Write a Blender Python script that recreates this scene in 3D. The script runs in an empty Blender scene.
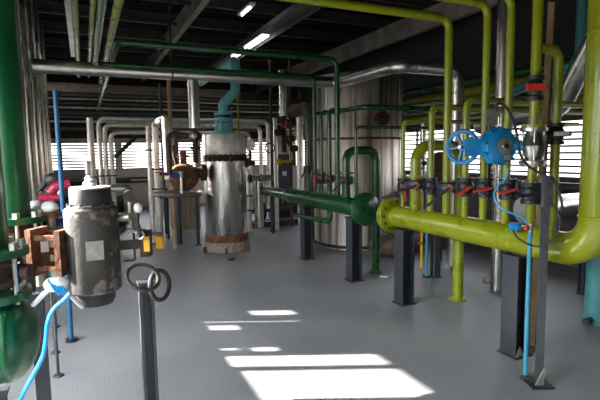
import bpy, math, random
from mathutils import Vector, Matrix
random.seed(7)
V = Vector
PI = math.pi
C = bpy.context.scene.collection

# ------------------------------------------------------------------ camera
TH, PITCH, ROLL, EYE, FPX = math.radians(24.75), math.radians(5.76), 0.015, 1.6, 466.0
r0 = V((math.cos(TH), -math.sin(TH), 0))
fw = V((math.sin(TH) * math.cos(PITCH), math.cos(TH) * math.cos(PITCH), -math.sin(PITCH)))
u0 = r0.cross(fw)
CR = r0 * math.cos(ROLL) - u0 * math.sin(ROLL)
CU = u0 * math.cos(ROLL) + r0 * math.sin(ROLL)
CAM = V((0, 0, EYE))
cam = bpy.data.cameras.new('camera'); cam.sensor_width = 36; cam.lens = FPX / 600 * 36
cam.clip_start = .05; cam.clip_end = 200
co = bpy.data.objects.new('camera', cam); C.objects.link(co)
m = Matrix((CR, CU, -fw)).transposed().to_4x4(); m.translation = CAM
co.matrix_world = m
bpy.context.scene.camera = co


def ray(px, py):
    return (fw + CR * ((px - 300) / FPX) + CU * ((200 - py) / FPX))


def at(px, py, X=None, Y=None, Z=None):
    """surveyed point: where the sight line through a pixel meets a wall, a pipe row or the floor"""
    d = ray(px, py)
    if X is not None: t = X / d.x
    elif Y is not None: t = Y / d.y
    else: t = (Z - EYE) / d.z
    return CAM + d * t


# ------------------------------------------------------------------ materials
def lin(c):
    return tuple(((x / 255) / 12.92 if x / 255 <= .04045 else ((x / 255 + .055) / 1.055) ** 2.4) for x in c)


def mat(name, c1, c2=None, rough=.5, metal=0.0, scale=6, bump=0.0, stretch=(1, 1, 1), contrast=(.35, .65), rough2=None,
        bscale=None, coat=0.0, trans=0.0):
    c1 = lin(c1); c2 = lin(c2) if c2 else c1
    mt = bpy.data.materials.new(name); mt.use_nodes = True
    nt = mt.node_tree; b = nt.nodes['Principled BSDF']
    tc = nt.nodes.new('ShaderNodeTexCoord'); mp = nt.nodes.new('ShaderNodeMapping')
    mp.inputs['Scale'].default_value = stretch
    nt.links.new(tc.outputs['Object'], mp.inputs['Vector'])
    n = nt.nodes.new('ShaderNodeTexNoise'); n.inputs['Scale'].default_value = scale; n.inputs['Detail'].default_value = 5
    nt.links.new(mp.outputs[0], n.inputs['Vector'])
    cr = nt.nodes.new('ShaderNodeValToRGB')
    cr.color_ramp.elements[0].position = contrast[0]; cr.color_ramp.elements[1].position = contrast[1]
    cr.color_ramp.elements[0].color = (*c1, 1); cr.color_ramp.elements[1].color = (*c2, 1)
    nt.links.new(n.outputs['Fac'], cr.inputs['Fac']); nt.links.new(cr.outputs[0], b.inputs['Base Color'])
    b.inputs['Metallic'].default_value = metal; b.inputs['Roughness'].default_value = rough
    b.inputs['Coat Weight'].default_value = coat
    b.inputs['Transmission Weight'].default_value = trans
    if rough2 is not None:
        mr = nt.nodes.new('ShaderNodeMapRange'); mr.inputs['To Min'].default_value = rough; mr.inputs['To Max'].default_value = rough2
        mr.inputs['From Min'].default_value = .3; mr.inputs['From Max'].default_value = .7
        nt.links.new(n.outputs['Fac'], mr.inputs['Value']); nt.links.new(mr.outputs[0], b.inputs['Roughness'])
    if bump:
        n2 = nt.nodes.new('ShaderNodeTexNoise'); n2.inputs['Scale'].default_value = bscale or scale * 2
        n2.inputs['Detail'].default_value = 4
        nt.links.new(mp.outputs[0], n2.inputs['Vector'])
        bp = nt.nodes.new('ShaderNodeBump'); bp.inputs['Strength'].default_value = bump; bp.inputs['Distance'].default_value = .01
        nt.links.new(n2.outputs['Fac'], bp.inputs['Height']); nt.links.new(bp.outputs[0], b.inputs['Normal'])
    return mt


M = dict(
    lime=mat('lime_paint', (124, 134, 14), (138, 147, 20), .24, scale=4, rough2=.36, coat=.3),
    dgreen=mat('dark_green_paint', (8, 62, 26), (12, 72, 31), .24, scale=4, rough2=.36, coat=.3),
    bgreen=mat('bright_green_paint', (6, 70, 37), (10, 82, 45), .28, scale=5, rough2=.4),
    teal=mat('teal_paint', (64, 130, 134), (76, 144, 146), .42, scale=5),
    lblue=mat('light_blue_paint', (50, 126, 154), (62, 140, 168), .4, scale=6),
    ablue=mat('actuator_blue_paint', (10, 112, 170), (24, 136, 194), .35, scale=9, rough2=.5),
    hose=mat('blue_hose_plastic', (30, 140, 205), None, .3),
    cobalt=mat('cobalt_paint', (28, 62, 128), (38, 76, 148), .4),
    navy=mat('navy_paint', (9, 13, 38), (13, 19, 48), .45),
    red=mat('red_handle_paint', (190, 40, 30), (206, 56, 40), .45),
    magenta=mat('crimson_paint', (140, 20, 52), (158, 30, 66), .4),
    yellow=mat('yellow_paint', (206, 150, 24), (220, 168, 36), .45),
    orange=mat('orange_rust_paint', (140, 84, 60), (166, 108, 78), .7, scale=20),
    black=mat('black_enamel', (22, 23, 26), (32, 33, 36), .45, scale=12),
    rubber=mat('black_rubber', (26, 26, 28), None, .6),
    grey=mat('grey_steel_paint', (58, 63, 68), (70, 75, 79), .5, scale=8, bump=.1),
    charcoal=mat('charcoal_steel', (34, 38, 44), (45, 49, 55), .5, scale=8, bump=.1),
    alu=mat('aluminium_cladding', (186, 182, 176), (225, 222, 216), .2, 1.0, scale=7, stretch=(1, 1, .12), bump=.1, rough2=.34, bscale=5),
    aluH=mat('aluminium_duct_cladding', (196, 194, 190), (226, 222, 216), .28, 1.0, scale=3, rough2=.33),
    tankalu=mat('weathered_tank_cladding', (112, 98, 84), (214, 206, 196), .3, .95, scale=6, stretch=(1.8, 1.8, .1), bump=.4, rough2=.55, bscale=6, contrast=(.3, .6)),
    white=mat('pale_insulation_jacket', (206, 198, 188), (236, 230, 222), .34, .65, scale=9, bump=.2),
    drum=mat('pitted_pale_metal', (214, 206, 196), (240, 236, 230), .4, .35, scale=9, bump=.15),
    rust=mat('rusty_iron', (84, 52, 34), (126, 82, 54), .8, .2, scale=18, bump=.5),
    rustd=mat('dark_rusty_iron', (48, 32, 26), (82, 54, 42), .8, .2, scale=18, bump=.5),
    rustbeam=mat('rusty_primer_steel', (140, 112, 80), (176, 150, 114), .7, scale=10, stretch=(1, 1, .3), bump=.2),
    darkvalve=mat('dark_iron', (52, 46, 44), (72, 64, 60), .6, .3, scale=16, bump=.3),
    steel=mat('bare_steel', (150, 148, 146), (186, 184, 180), .32, 1.0, scale=12),
    silverpaint=mat('dull_silver_paint', (96, 94, 90), (122, 119, 114), .45, .45, scale=14, bump=.2),
    brown=mat('brown_insulation', (70, 56, 50), (104, 84, 74), .8, scale=10, bump=.4),
    tan=mat('weathered_plywood', (120, 106, 86), (146, 130, 106), .75, scale=6, stretch=(3, 3, .5), bump=.2),
    conc=mat('rough_concrete', (112, 104, 92), (150, 140, 124), .9, scale=22, bump=.8),
    grime=mat('oily_black_iron', (24, 24, 26), (44, 42, 42), .6, scale=9, bump=.3),
    beam=mat('roof_beam_paint', (66, 66, 67), (82, 81, 79), .55, scale=5),
    rack=mat('dusty_brown_steel', (96, 84, 74), (120, 106, 94), .7, scale=7),
    dkpipe=mat('dark_grey_pipe_paint', (48, 52, 58), (60, 64, 70), .5),
    galv=mat('galvanised_beam', (142, 136, 128), (186, 180, 170), .45, .5, scale=3),
    dusk=mat('dusky_blue_paint', (56, 64, 100), (70, 78, 116), .5),
    dblue=mat('blue_conduit_paint', (26, 84, 124), (34, 96, 138), .45),
    teal_lit=mat('teal_paint_lit_copy', (110, 184, 186), (122, 194, 196), .4),  # copy of teal with brightness painted in, for the dimly lit top valve
    label=mat('paper_label', (206, 208, 206), (220, 222, 220), .6),
    plate=mat('zinc_plate', (150, 148, 140), (172, 170, 160), .4, .7, scale=30),
    cloth=mat('white_rag', (214, 216, 216), (236, 238, 238), .9, scale=12, bump=.6),
    slat=mat('louver_slat_paint', (70, 72, 74), (82, 84, 86), .5),
)


def emit(name, col, s):
    mt = bpy.data.materials.new(name); mt.use_nodes = True
    b = mt.node_tree.nodes['Principled BSDF']
    b.inputs['Base Color'].default_value = (.8, .8, .8, 1)
    b.inputs['Emission Color'].default_value = (*col, 1); b.inputs['Emission Strength'].default_value = s
    return mt


M['tube'] = emit('fluorescent_tube_glow', (.9, .97, 1), 9)


def striped(mt, pal):
    """body mottled with flaked silver over dark grey"""
    nt = mt.node_tree; b = nt.nodes['Principled BSDF']
    v = nt.nodes.new('ShaderNodeTexNoise'); v.inputs['Scale'].default_value = 26; v.inputs['Detail'].default_value = 8
    w = nt.nodes.new('ShaderNodeTexNoise'); w.inputs['Scale'].default_value = 4
    tc = nt.nodes.new('ShaderNodeTexCoord')
    nt.links.new(tc.outputs['Object'], v.inputs['Vector']); nt.links.new(tc.outputs['Object'], w.inputs['Vector'])
    mu = nt.nodes.new('ShaderNodeMath'); mu.operation = 'MULTIPLY'
    nt.links.new(v.outputs['Fac'], mu.inputs[0]); nt.links.new(w.outputs['Fac'], mu.inputs[1])
    cr = nt.nodes.new('ShaderNodeValToRGB'); cr.color_ramp.elements[0].position = .27; cr.color_ramp.elements[1].position = .34
    cr.color_ramp.elements[0].color = (*lin(pal[0]), 1); cr.color_ramp.elements[1].color = (*lin(pal[1]), 1)
    nt.links.new(mu.outputs[0], cr.inputs[0]); nt.links.new(cr.outputs[0], b.inputs['Base Color'])


M['flaked'] = mat('flaking_grey_paint', (90, 86, 80), None, .55, .2, bump=.3, scale=20)
striped(M['flaked'], ((58, 55, 51), (118, 112, 105)))


def floor_mat():
    mt = mat('grey_embossed_floor_paint', (114, 115, 119), (134, 133, 134), .36, scale=1.3, rough2=.58)
    nt = mt.node_tree; b = nt.nodes['Principled BSDF']
    tc = nt.nodes.new('ShaderNodeTexCoord')
    vo = nt.nodes.new('ShaderNodeTexVoronoi'); vo.inputs['Scale'].default_value = 34; vo.inputs['Randomness'].default_value = .35
    nt.links.new(tc.outputs['Object'], vo.inputs['Vector'])
    bp = nt.nodes.new('ShaderNodeBump'); bp.inputs['Strength'].default_value = .35; bp.inputs['Distance'].default_value = .004
    nt.links.new(vo.outputs['Distance'], bp.inputs['Height']); nt.links.new(bp.outputs[0], b.inputs['Normal'])
    return mt


M['floor'] = floor_mat()
M['wall'] = mat('limewashed_wall', (196, 186, 174), (214, 204, 192), .85, scale=2, bump=.15)
M['walldark'] = mat('grubby_wall', (96, 92, 86), (116, 110, 102), .85, scale=2, bump=.15)
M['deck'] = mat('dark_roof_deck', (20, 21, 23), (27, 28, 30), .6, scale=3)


# ------------------------------------------------------------------ mesh builder
class MB:
    def __init__(s): s.v = []; s.f = []

    def add(s, vs, fs):
        o = len(s.v); s.v += [V(p) for p in vs]; s.f += [tuple(i + o for i in f) for f in fs]; return s

    def box(s, c, d, R=None):
        c = V(c); vs = []
        for x in (-.5, .5):
            for y in (-.5, .5):
                for z in (-.5, .5):
                    p = V((x * d[0], y * d[1], z * d[2]))
                    if R: p = R @ p
                    vs.append(c + p)
        return s.add(vs, [(0, 1, 3, 2), (4, 6, 7, 5), (0, 4, 5, 1), (2, 3, 7, 6), (0, 2, 6, 4), (1, 5, 7, 3)])

    def bar(s, a, b, w, h, side=None):
        """box along a segment; w across 'side', h the other way"""
        a, b = V(a), V(b); d = (b - a).normalized()
        sd = V(side) if side else (V((0, 0, 1)).cross(d) if abs(d.z) < .95 else V((1, 0, 0)))
        sd = (sd - d * sd.dot(d)).normalized(); up = d.cross(sd)
        vs = [p + sd * (i * w / 2) + up * (j * h / 2) for p in (a, b) for i in (-1, 1) for j in (-1, 1)]
        return s.add(vs, [(0, 1, 3, 2), (4, 6, 7, 5), (0, 4, 5, 1), (2, 3, 7, 6), (0, 2, 6, 4), (1, 5, 7, 3)])

    def hbeam(s, a, b, w, h, t=.012, side=None):
        """I section: flanges w wide (along side), depth h"""
        a, b = V(a), V(b); d = (b - a).normalized()
        sd = V(side) if side else (V((0, 0, 1)).cross(d) if abs(d.z) < .95 else V((1, 0, 0)))
        sd = (sd - d * sd.dot(d)).normalized(); up = d.cross(sd)
        for k in (-1, 1): s.bar(a + up * k * (h - t) / 2, b + up * k * (h - t) / 2, w, t, sd)
        s.bar(a, b, t * .8, h - t * 1.2, sd); return s

    def tube(s, pts, r, seg=16, fillet=None, caps=True, radii=None):
        pts = [V(p) for p in pts]; P = []
        if fillet is None: fillet = r * 2.2
        P.append(pts[0]); rr = [r]
        for i in range(1, len(pts) - 1):
            a, b, c = pts[i - 1], pts[i], pts[i + 1]
            d1 = (a - b); d2 = (c - b); l1, l2 = d1.length, d2.length; d1.normalize(); d2.normalize()
            ang = d1.angle(d2)
            if fillet <= 0 or ang > PI - .02: P.append(b); continue
            t = min(fillet / math.tan(ang / 2), l1 * .49, l2 * .49); R = t * math.tan(ang / 2)
            cen = b + (d1 + d2).normalized() * (R / math.sin(ang / 2))
            p1, p2 = b + d1 * t, b + d2 * t; e1, e2 = p1 - cen, p2 - cen; tot = e1.angle(e2)
            n = max(3, int(tot / .22))
            for k in range(n + 1):
                q = k / n
                P.append(cen + (e1 * math.sin((1 - q) * tot) + e2 * math.sin(q * tot)) / math.sin(tot))
        P.append(pts[-1])
        Q = [P[0]]
        for p in P[1:]:
            if (p - Q[-1]).length > 1e-5: Q.append(p)
        P = Q; n = len(P)
        T = [(P[min(i + 1, n - 1)] - P[max(i - 1, 0)]).normalized() for i in range(n)]
        nrm = T[0].orthogonal().normalized(); vs = []
        for i in range(n):
            nrm = (nrm - T[i] * nrm.dot(T[i])).normalized(); bn = T[i].cross(nrm)
            R = radii[i] if radii else r
            if 0 < i < n - 1:
                cc = max(.5, math.cos(T[i].angle((P[i] - P[i - 1]).normalized())))
            for k in range(seg):
                a = 2 * PI * k / seg; vs.append(P[i] + (nrm * math.cos(a) + bn * math.sin(a)) * R)
        fs = [(i * seg + k, i * seg + (k + 1) % seg, (i + 1) * seg + (k + 1) % seg, (i + 1) * seg + k) for i in range(n - 1) for k in range(seg)]
        if caps: fs += [tuple(reversed(range(seg))), tuple((n - 1) * seg + k for k in range(seg))]
        return s.add(vs, fs)

    def cyl(s, a, b, r, r2=None, seg=24):
        a, b = V(a), V(b)
        return s.lathe([(0, 0), (r, 0), (r2 if r2 is not None else r, (b - a).length), (0, (b - a).length)], a, b - a, seg)

    def lathe(s, prof, o, axis=(0, 0, 1), seg=28):
        o = V(o); ax = V(axis).normalized(); x = ax.orthogonal().normalized(); y = ax.cross(x); vs = []; fs = []; rings = []
        for (r, z) in prof:
            if r < 1e-6: rings.append([len(vs)]); vs.append(o + ax * z)
            else:
                rings.append(list(range(len(vs), len(vs) + seg)))
                for k in range(seg):
                    a = 2 * PI * k / seg; vs.append(o + ax * z + (x * math.cos(a) + y * math.sin(a)) * r)
        for A, B in zip(rings, rings[1:]):
            if len(A) == 1 and len(B) == 1: continue
            for k in range(seg):
                k2 = (k + 1) % seg
                if len(A) == 1: fs.append((A[0], B[k], B[k2]))
                elif len(B) == 1: fs.append((A[k], A[k2], B[0]))
                else: fs.append((A[k], A[k2], B[k2], B[k]))
        return s.add(vs, fs)

    def torus(s, c, axis, R, r, n=36, m=10, a0=0, a1=2 * PI, ref=None):
        c = V(c); ax = V(axis).normalized(); x = (V(ref) if ref else ax.orthogonal()).normalized(); y = ax.cross(x); vs = []; fs = []
        full = abs(a1 - a0 - 2 * PI) < 1e-6; N = n if full else n + 1
        for i in range(N):
            a = a0 + (a1 - a0) * i / n; d = x * math.cos(a) + y * math.sin(a)
            for j in range(m):
                b = 2 * PI * j / m; vs.append(c + d * (R + r * math.cos(b)) + ax * r * math.sin(b))
        for i in range(n):
            i2 = (i + 1) % N
            for j in range(m): fs.append((i * m + j, i2 * m + j, i2 * m + (j + 1) % m, i * m + (j + 1) % m))
        return s.add(vs, fs)

    def bolts(s, c, axis, R, n, r=.011, h=.05, ph=.3):
        c = V(c); ax = V(axis).normalized(); x = ax.orthogonal().normalized(); y = ax.cross(x)
        for k in range(n):
            a = 2 * PI * k / n + ph; p = c + (x * math.cos(a) + y * math.sin(a)) * R
            s.cyl(p - ax * h / 2, p + ax * h / 2, r, seg=6)
        return s

    def sphere(s, c, r, sc=(1, 1, 1), jit=0, seg=18, rings=12):
        c = V(c); vs = [c + V((0, 0, r * sc[2]))]; fs = []
        for i in range(1, rings):
            p = PI * i / rings
            for k in range(seg):
                a = 2 * PI * k / seg; j = 1 + random.uniform(-jit, jit)
                vs.append(c + V((math.sin(p) * math.cos(a) * r * sc[0] * j, math.sin(p) * math.sin(a) * r * sc[1] * j, math.cos(p) * r * sc[2] * j)))
        vs.append(c - V((0, 0, r * sc[2]))); L = len(vs) - 1
        for k in range(seg):
            k2 = (k + 1) % seg; fs.append((0, 1 + k, 1 + k2)); fs.append((L, L - seg + k2, L - seg + k))
            for i in range(rings - 2):
                A = 1 + i * seg; fs.append((A + k, A + seg + k, A + seg + k2, A + k2))
        return s.add(vs, fs)

    def build(s, name, m, parent=None, ang=35):
        me = bpy.data.meshes.new(name)
        o0 = parent['_o'] if parent is not None and '_o' in parent else None
        if o0 is None:
            if parent is None:
                zs = min(p.z for p in s.v); cx = sum(p.x for p in s.v) / len(s.v); cy = sum(p.y for p in s.v) / len(s.v)
                org = V((cx, cy, zs))
            else: org = V((0, 0, 0))
        else: org = V(o0)
        me.from_pydata([tuple(p - org) for p in s.v], [], s.f)
        me.validate(); me.update()
        import bmesh
        bm = bmesh.new(); bm.from_mesh(me); bmesh.ops.recalc_face_normals(bm, faces=bm.faces); bm.to_mesh(me); bm.free()
        for p in me.polygons: p.use_smooth = True
        me.set_sharp_from_angle(angle=math.radians(ang))
        me.materials.append(M[m] if isinstance(m, str) else m)
        o = bpy.data.objects.new(name, me); C.objects.link(o)
        if parent is None: o.location = org
        else:
            o.parent = parent
            o['_o'] = tuple(org)
        return o


def bolt_parts(c, axis, R, n, r, h, name, m, parent, ph=.3):
    c = V(c); ax = V(axis).normalized(); x = ax.orthogonal().normalized(); y = ax.cross(x)
    for k in range(n):
        a = 2 * PI * k / n + ph; p = c + (x * math.cos(a) + y * math.sin(a)) * R
        MB().cyl(p - ax * h / 2, p + ax * h / 2, r, seg=6).build(name, m, parent)


def tag(o, label, cat, group=None, kind=None):
    o['label'] = label; o['category'] = cat
    if group: o['group'] = group
    if kind: o['kind'] = kind
    return o


def thing(name, label, cat, loc, group=None):
    o = bpy.data.objects.new(name, None); C.objects.link(o); o.location = V(loc); o['_o'] = tuple(V(loc))
    o.empty_display_size = .1
    return tag(o, label, cat, group)


def struct(name, mb, m):
    o = mb.build(name, m, ang=30); o['kind'] = 'structure'; return o


# ------------------------------------------------------------------ the room
XL, XR, YB, YF, ZC = -1.9, 6.0, 15.2, -2.6, 4.3
WZ0, WZ1 = 1.18, 2.02
struct('floor', MB().box(((XL + XR) / 2, (YB + YF) / 2, -.05), (XR - XL + .4, YB - YF + .4, .1)), 'floor')
dk = MB(); y = YF
dk.box(((XL + XR) / 2, (YB + YF) / 2, ZC + .06), (XR - XL + .4, YB - YF + .4, .06))
while y < YB:
    dk.box(((XL + XR) / 2, y + .1, ZC + .015), (XR - XL + .4, .12, .04)); y += .25
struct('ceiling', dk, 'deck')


def wall(name, axis, pos, a, b, openings, m, th=.2, z1=ZC, z0=0):
    """axis 'x': wall parallel to X at y=pos; 'y': parallel to Y at x=pos. openings (a0,a1,z0,z1)"""
    mb = MB()
    cuts = sorted(set([a, b] + [o[0] for o in openings] + [o[1] for o in openings]))
    for c0, c1 in zip(cuts, cuts[1:]):
        mid = (c0 + c1) / 2; op = sorted([(o[2], o[3]) for o in openings if o[0] < mid < o[1]])
        z = z0; segs = []
        for (za, zz) in op:
            if za > z: segs.append((z, za))
            z = zz
        if z < z1: segs.append((z, z1))
        for (s0, s1) in segs:
            if axis == 'x': mb.box((mid, pos, (s0 + s1) / 2), (c1 - c0, th, s1 - s0))
            else: mb.box((pos, mid, (s0 + s1) / 2), (th, c1 - c0, s1 - s0))
    return struct(name, mb, m)


BACKW = [(-1.3, .9), (1.05, 3.3), (3.45, 5.8)]
RIGHTW = [(.4, 2.9), (3.1, 5.6), (5.8, 8.3), (8.5, 11.0), (11.2, 13.7)]
wall('wall_back', 'x', YB + .1, XL - .2, XR + .2, [(a, b, WZ0, WZ1) for a, b in BACKW], 'wall', z1=2.12)
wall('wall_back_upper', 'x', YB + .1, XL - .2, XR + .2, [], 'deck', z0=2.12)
wall('wall_right', 'y', XR + .1, YF, YB, [(a, b, WZ0, WZ1) for a, b in RIGHTW], 'walldark', z1=2.4)
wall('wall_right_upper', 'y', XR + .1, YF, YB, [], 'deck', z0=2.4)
LEFTW = [(.3, 2.3, .9, 2.5), (2.55, 3.92, .75, 2.75), (3.98, 4.54, 1.58, 2.18), (4.60, 4.82, 1.56, 2.18),
         (4.93, 4.99, 1.56, 1.66), (4.90, 5.0, 1.69, 1.82), (5.42, 5.56, 1.58, 1.74), (5.63, 5.67, 1.56, 2.05), (5.84, 6.0, 1.84, 2.08), (8.75, 9.18, 2.95, 3.4), (9.2, 9.75, 3.0, 3.95), (7.0, 9.4, WZ0, WZ1), (9.7, 12.6, WZ0, WZ1)]
wall('wall_left', 'y', XL - .03, YF, YB, LEFTW, 'walldark', th=.06)
wall('wall_front', 'x', YF - .1, XL - .2, XR + .2, [(-1.6, -.4, .3, 2.4)], 'walldark')


def window(n, axis, pos, a, b, z0, z1, pitch=.092, sl=.028, mull=.75, depth=.03):
    fr = MB(); L = b - a
    def P(t, z): return (t, pos, z) if axis == 'x' else (pos, t, z)
    def D(dt, dz, th): return (dt, th, dz) if axis == 'x' else (th, dt, dz)
    for z in (z0 + .02, z1 - .02): fr.box(P((a + b) / 2, z), D(L, .04, .06))
    k = max(1, round(L / mull))
    for i in range(k + 1): fr.box(P(a + .01 + (L - .02) * i / k, (z0 + z1) / 2), D(.022, z1 - z0, .05))
    root = struct('window_%d' % n, fr, 'slat')
    root['_o'] = tuple(root.location)
    s = MB(); z = z0 + pitch
    while z < z1 - .05: s.box(P((a + b) / 2, z), D(L - .03, sl, depth)); z += pitch
    s.build('louver_slats', 'slat', root)


n = 1
for a, b in BACKW: window(n, 'x', YB + .02, a, b, WZ0, WZ1, sl=.045); n += 1
for a, b in RIGHTW: window(n, 'y', XR + .02, a, b, WZ0, WZ1); n += 1

for a, b in ((7.0, 9.4), (9.7, 12.6)): window(n, 'y', XL + .02, a, b, WZ0, WZ1, sl=.008, depth=.2); n += 1

# roof steel
tn = 1
def beam_y(px, py, w=.2, h=.3, zb=3.85, y0=YF + .02, y1=YB - .02, m='beam'):
    global tn
    p = at(px, py, Z=zb)
    struct('trim_%d' % tn, MB().hbeam((p.x, y0, zb + h / 2), (p.x, y1, zb + h / 2), w, h, .014), m); tn += 1
    return p.x
beam_y(203, 5, .10, .3, m='galv'); beam_y(389, 44, .11, .34, zb=3.66, m='galv'); beam_y(20, 40, .16, .3)
for k in range(12):
    yy = -1.4 + k * 1.35
    struct('trim_%d' % tn, MB().hbeam((XL + .02, yy, 4.17), (XR - .02, yy, 4.17), .09, .18, .01, side=(0, 1, 0)), 'beam'); tn += 1
# cross beam seen low at the back with rafters
struct('trim_%d' % tn, MB().hbeam((XL + .02, 10.6, 2.98), (3.4, 10.6, 2.98), .12, .16, .012, side=(0, 1, 0)), 'rack'); tn += 1
struct('trim_%d' % tn, MB().hbeam((XL + .02, 13.4, 3.3), (XR - .02, 13.4, 3.3), .12, .2, .012, side=(0, 1, 0)), 'beam'); tn += 1

# ------------------------------------------------------------------ header pipes and what stands on them
HX = 3.0


def hpx(px, py, X=HX): return at(px, py, X=X)


# dark green header
HG = .115
g0 = at(366.5, 208, X=HX); gF = at(261, 188, X=HX)
zg = .925
t = thing('header_pipe', 'dark green horizontal header pipe with round blank end', 'pipe', (HX, (g0.y + gF.y) / 2, zg))
ymid = at(290, 190, X=HX).y
MB().tube([(HX, g0.y + .05, zg), (HX, ymid, zg)], HG, 28).build('pipe_body', 'dgreen', t)
MB().lathe([(0, 0), (.085, 0), (.085, .0), (.085, gF.y - ymid - .12), (HG, gF.y - ymid)], (HX, gF.y, zg), (0, -1, 0)).build('narrow_section', 'dgreen', t)
MB().lathe([(0, -.035), (.07, -.03), (.15, -.012), (.2, .015), (.2, .05), (HG, .05)], (HX, g0.y, zg), (0, 1, 0), 36).build('end_cap', 'dgreen', t)

# lime header: flange, body, elbow, riser on right
f0 = at(393.5, 217, X=HX); ye = at(599, 200, X=HX).y; zl = .915; HL = .112
t = thing('header_pipe', 'lime green header pipe bending up into a thick riser at the right', 'pipe', (HX, (f0.y + ye) / 2, zl))
MB().tube([(HX, f0.y, zl), (HX, ye, zl), (HX, ye, ZC - .05)], HL, 32, fillet=.24).build('pipe_body', 'lime', t)
fl = MB().lathe([(0, 0), (.19, 0), (.19, .035), (HL + .01, .035), (HL + .01, .06), (HL, .06)], (HX, f0.y, zl), (0, -1, 0), 36)
fl.lathe([(0, 0), (.19, 0), (.19, .03), (.0, .03)], (HX, f0.y + .045, zl), (0, -1, 0), 36)
fl.build('end_flange', 'lime', t)
bolt_parts((HX, f0.y, zl), (0, 1, 0), .155, 12, .013, .12, 'flange_bolt', 'darkvalve', t)
sm = MB()
WS = [(HL, -.008), (HL + .006, -.004), (HL + .006, .004), (HL, .008)]
for py in (at(507, 238, X=HX).y, at(398, 218, X=HX).y): MB().lathe(WS, (HX, py, zl), (0, 1, 0), 32).build('weld_seam', 'lime', t)
for zz in (1.16, 2.32): MB().lathe(WS, (HX, ye, zz), (0, 0, 1), 32).build('weld_seam', 'lime', t)


def hpost(name, x, y, z0, z1, w, label, m='charcoal', side=(1, 0, 0), group=None, t_=.014, gus=False):
    t = thing(name, label, 'post', (x, y, z0), group)
    MB().hbeam((x, y, z0 + .01), (x, y, z1), w, w, t_, side=side).build('column', m, t)
    MB().box((x, y, z0 + .006), (w * 1.25, w * 1.25, .012)).build('base_plate', m, t)
    if gus:
        MB().add([(x - w * .5, y - w * .53, .012), (x + w * .1, y - w * .53, .012), (x - w * .2, y - w * .53, w * .6), (x - w * .5, y - w * .5, .012), (x + w * .1, y - w * .5, .012), (x - w * .2, y - w * .5, w * .6)], [(0, 1, 2), (5, 4, 3), (0, 3, 4, 1), (1, 4, 5, 2), (2, 5, 3, 0)]).build('bare_gusset', 'plate', t)
    MB().box((x, y, z1 + .006), (w * 1.15, w * 1.15, .012)).build('top_plate', m, t)
    return t


g = 'steel support posts under the header pipes'
for (px, py, zt, lab) in ((307, 256, .80, 'grey steel support post under the dark green header, the farther one'),
                          (354, 281, .79, 'grey steel support post under the round end of the dark green header'),
                          (404, 303, .785, 'grey steel support post beside the bolted flange of the lime header'),
                          (514, 360, .785, 'grey steel support post under the lime header, just left of the upright blue air pipe')):
    p = at(px, py, X=HX); hpost('support_post', HX, p.y, 0, zt, .148, lab, group=g, side=(0, 1, 0), gus=(px == 514))


def pipe(name, pts, r, m, label, cat='pipe', fillet=None, seg=14, group=None, flanges=(), seams=()):
    """flanges: list of (point, axis, R)"""
    lo = min(pts, key=lambda p: p[2])
    if not flanges and not seams:
        o = MB().tube(pts, r, seg, fillet=fillet).build(name, m); return tag(o, label, cat, group)
    t = thing(name, label, cat, lo, group)
    MB().tube(pts, r, seg, fillet=fillet).build('pipe_body', m, t)
    for (c, a, R, *mm) in flanges:
        MB().lathe([(r * .9, -.012), (R, -.012), (R, .012), (r * .9, .012)], c, a, 20).build('flange', mm[0] if mm else m, t)
    for (c, a) in seams:
        MB().lathe([(r * .98, -.02), (r * 1.05, -.018), (r * 1.05, .018), (r * .98, .02)], c, a, 20).build('seam_band', m, t)
    return t


ZR = 2.76
# --- dark green risers on the dark green header
zt = zg + HG * .9
def R(px, py=165): return at(px, py, X=HX)
y307, y314, y321, y330, y337 = (R(308).y, R(315).y, R(321.5).y, R(329.5).y, R(337.5).y)
q = at(95, 66, Y=y314)
pipe('riser_pipe', [(HX, y314, zt), (HX, y314, 2.66), (q.x, y314, 2.66), (q.x, .2, 2.66)], .03, 'dgreen',
     'dark green pipe crossing left close above the silver duct, then running towards the viewer', fillet=.1)
q = at(118, 46, Y=y337)
pipe('riser_pipe', [(HX, y337, zt), (HX, y337, ZR + .02), (q.x, y337, ZR + .02), (q.x, YB - 2.2, ZR + .02)], .034, 'dgreen',
     'thickest tall dark green riser, turning left high under the roof', fillet=.12)
for (yy, px, topy, r, xe, lab) in ((y307, 308, 113, .027, 4.9, 'leftmost short dark green riser with a low bend to the right'),
                                   (y321, 321, 112, .027, 5.0, 'thin dark green riser second from left with a low bend'),
                                   (y330, 329.5, 110, .04, 5.3, 'stouter dark green riser bending right in front of the big tank')):
    zz = at(px, topy, X=HX).z
    if r > .03: pipe('riser_pipe', [(HX, yy, zt), (HX, yy, zz), (3.22, yy, zz), (3.22, 3.9, zz), (5.6, 3.9, zz)][:3] + [(3.22, 5.02, zz), (5.7, 5.02, zz)], r * .85, 'dgreen', lab, fillet=.08)
    else: pipe('riser_pipe', [(HX, yy, zt), (HX, yy, zz), (HX + .3, yy, zz), (HX + .3, yy - .25, zz)][:3], r, 'dgreen', lab, fillet=.07)
p = R(356, 160); zz = at(356, 127, X=HX).z
pipe('riser_pipe', [(HX, p.y, zt), (HX, p.y, zz), (5.75, p.y, zz)], .02, 'dgreen', 'thinnest dark green riser bending right below the round wheel on the tank', fillet=.05)
# dark green loop
yl = R(346, 170).y
pipe('loop_pipe', [(HX, yl, zt), (HX, yl, 1.62), (3.45, yl, 1.62), (3.45, yl, .012)], .054, 'dgreen', 'dark green inverted U pipe looping from header down to the floor', fillet=.13, seg=20,
     flanges=[((3.45, yl, .012), (0, 0, 1), .085), ((HX, yl, 1.34), (0, 0, 1), .1), ((HX, yl, 1.26), (0, 0, 1), .1)])
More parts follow.
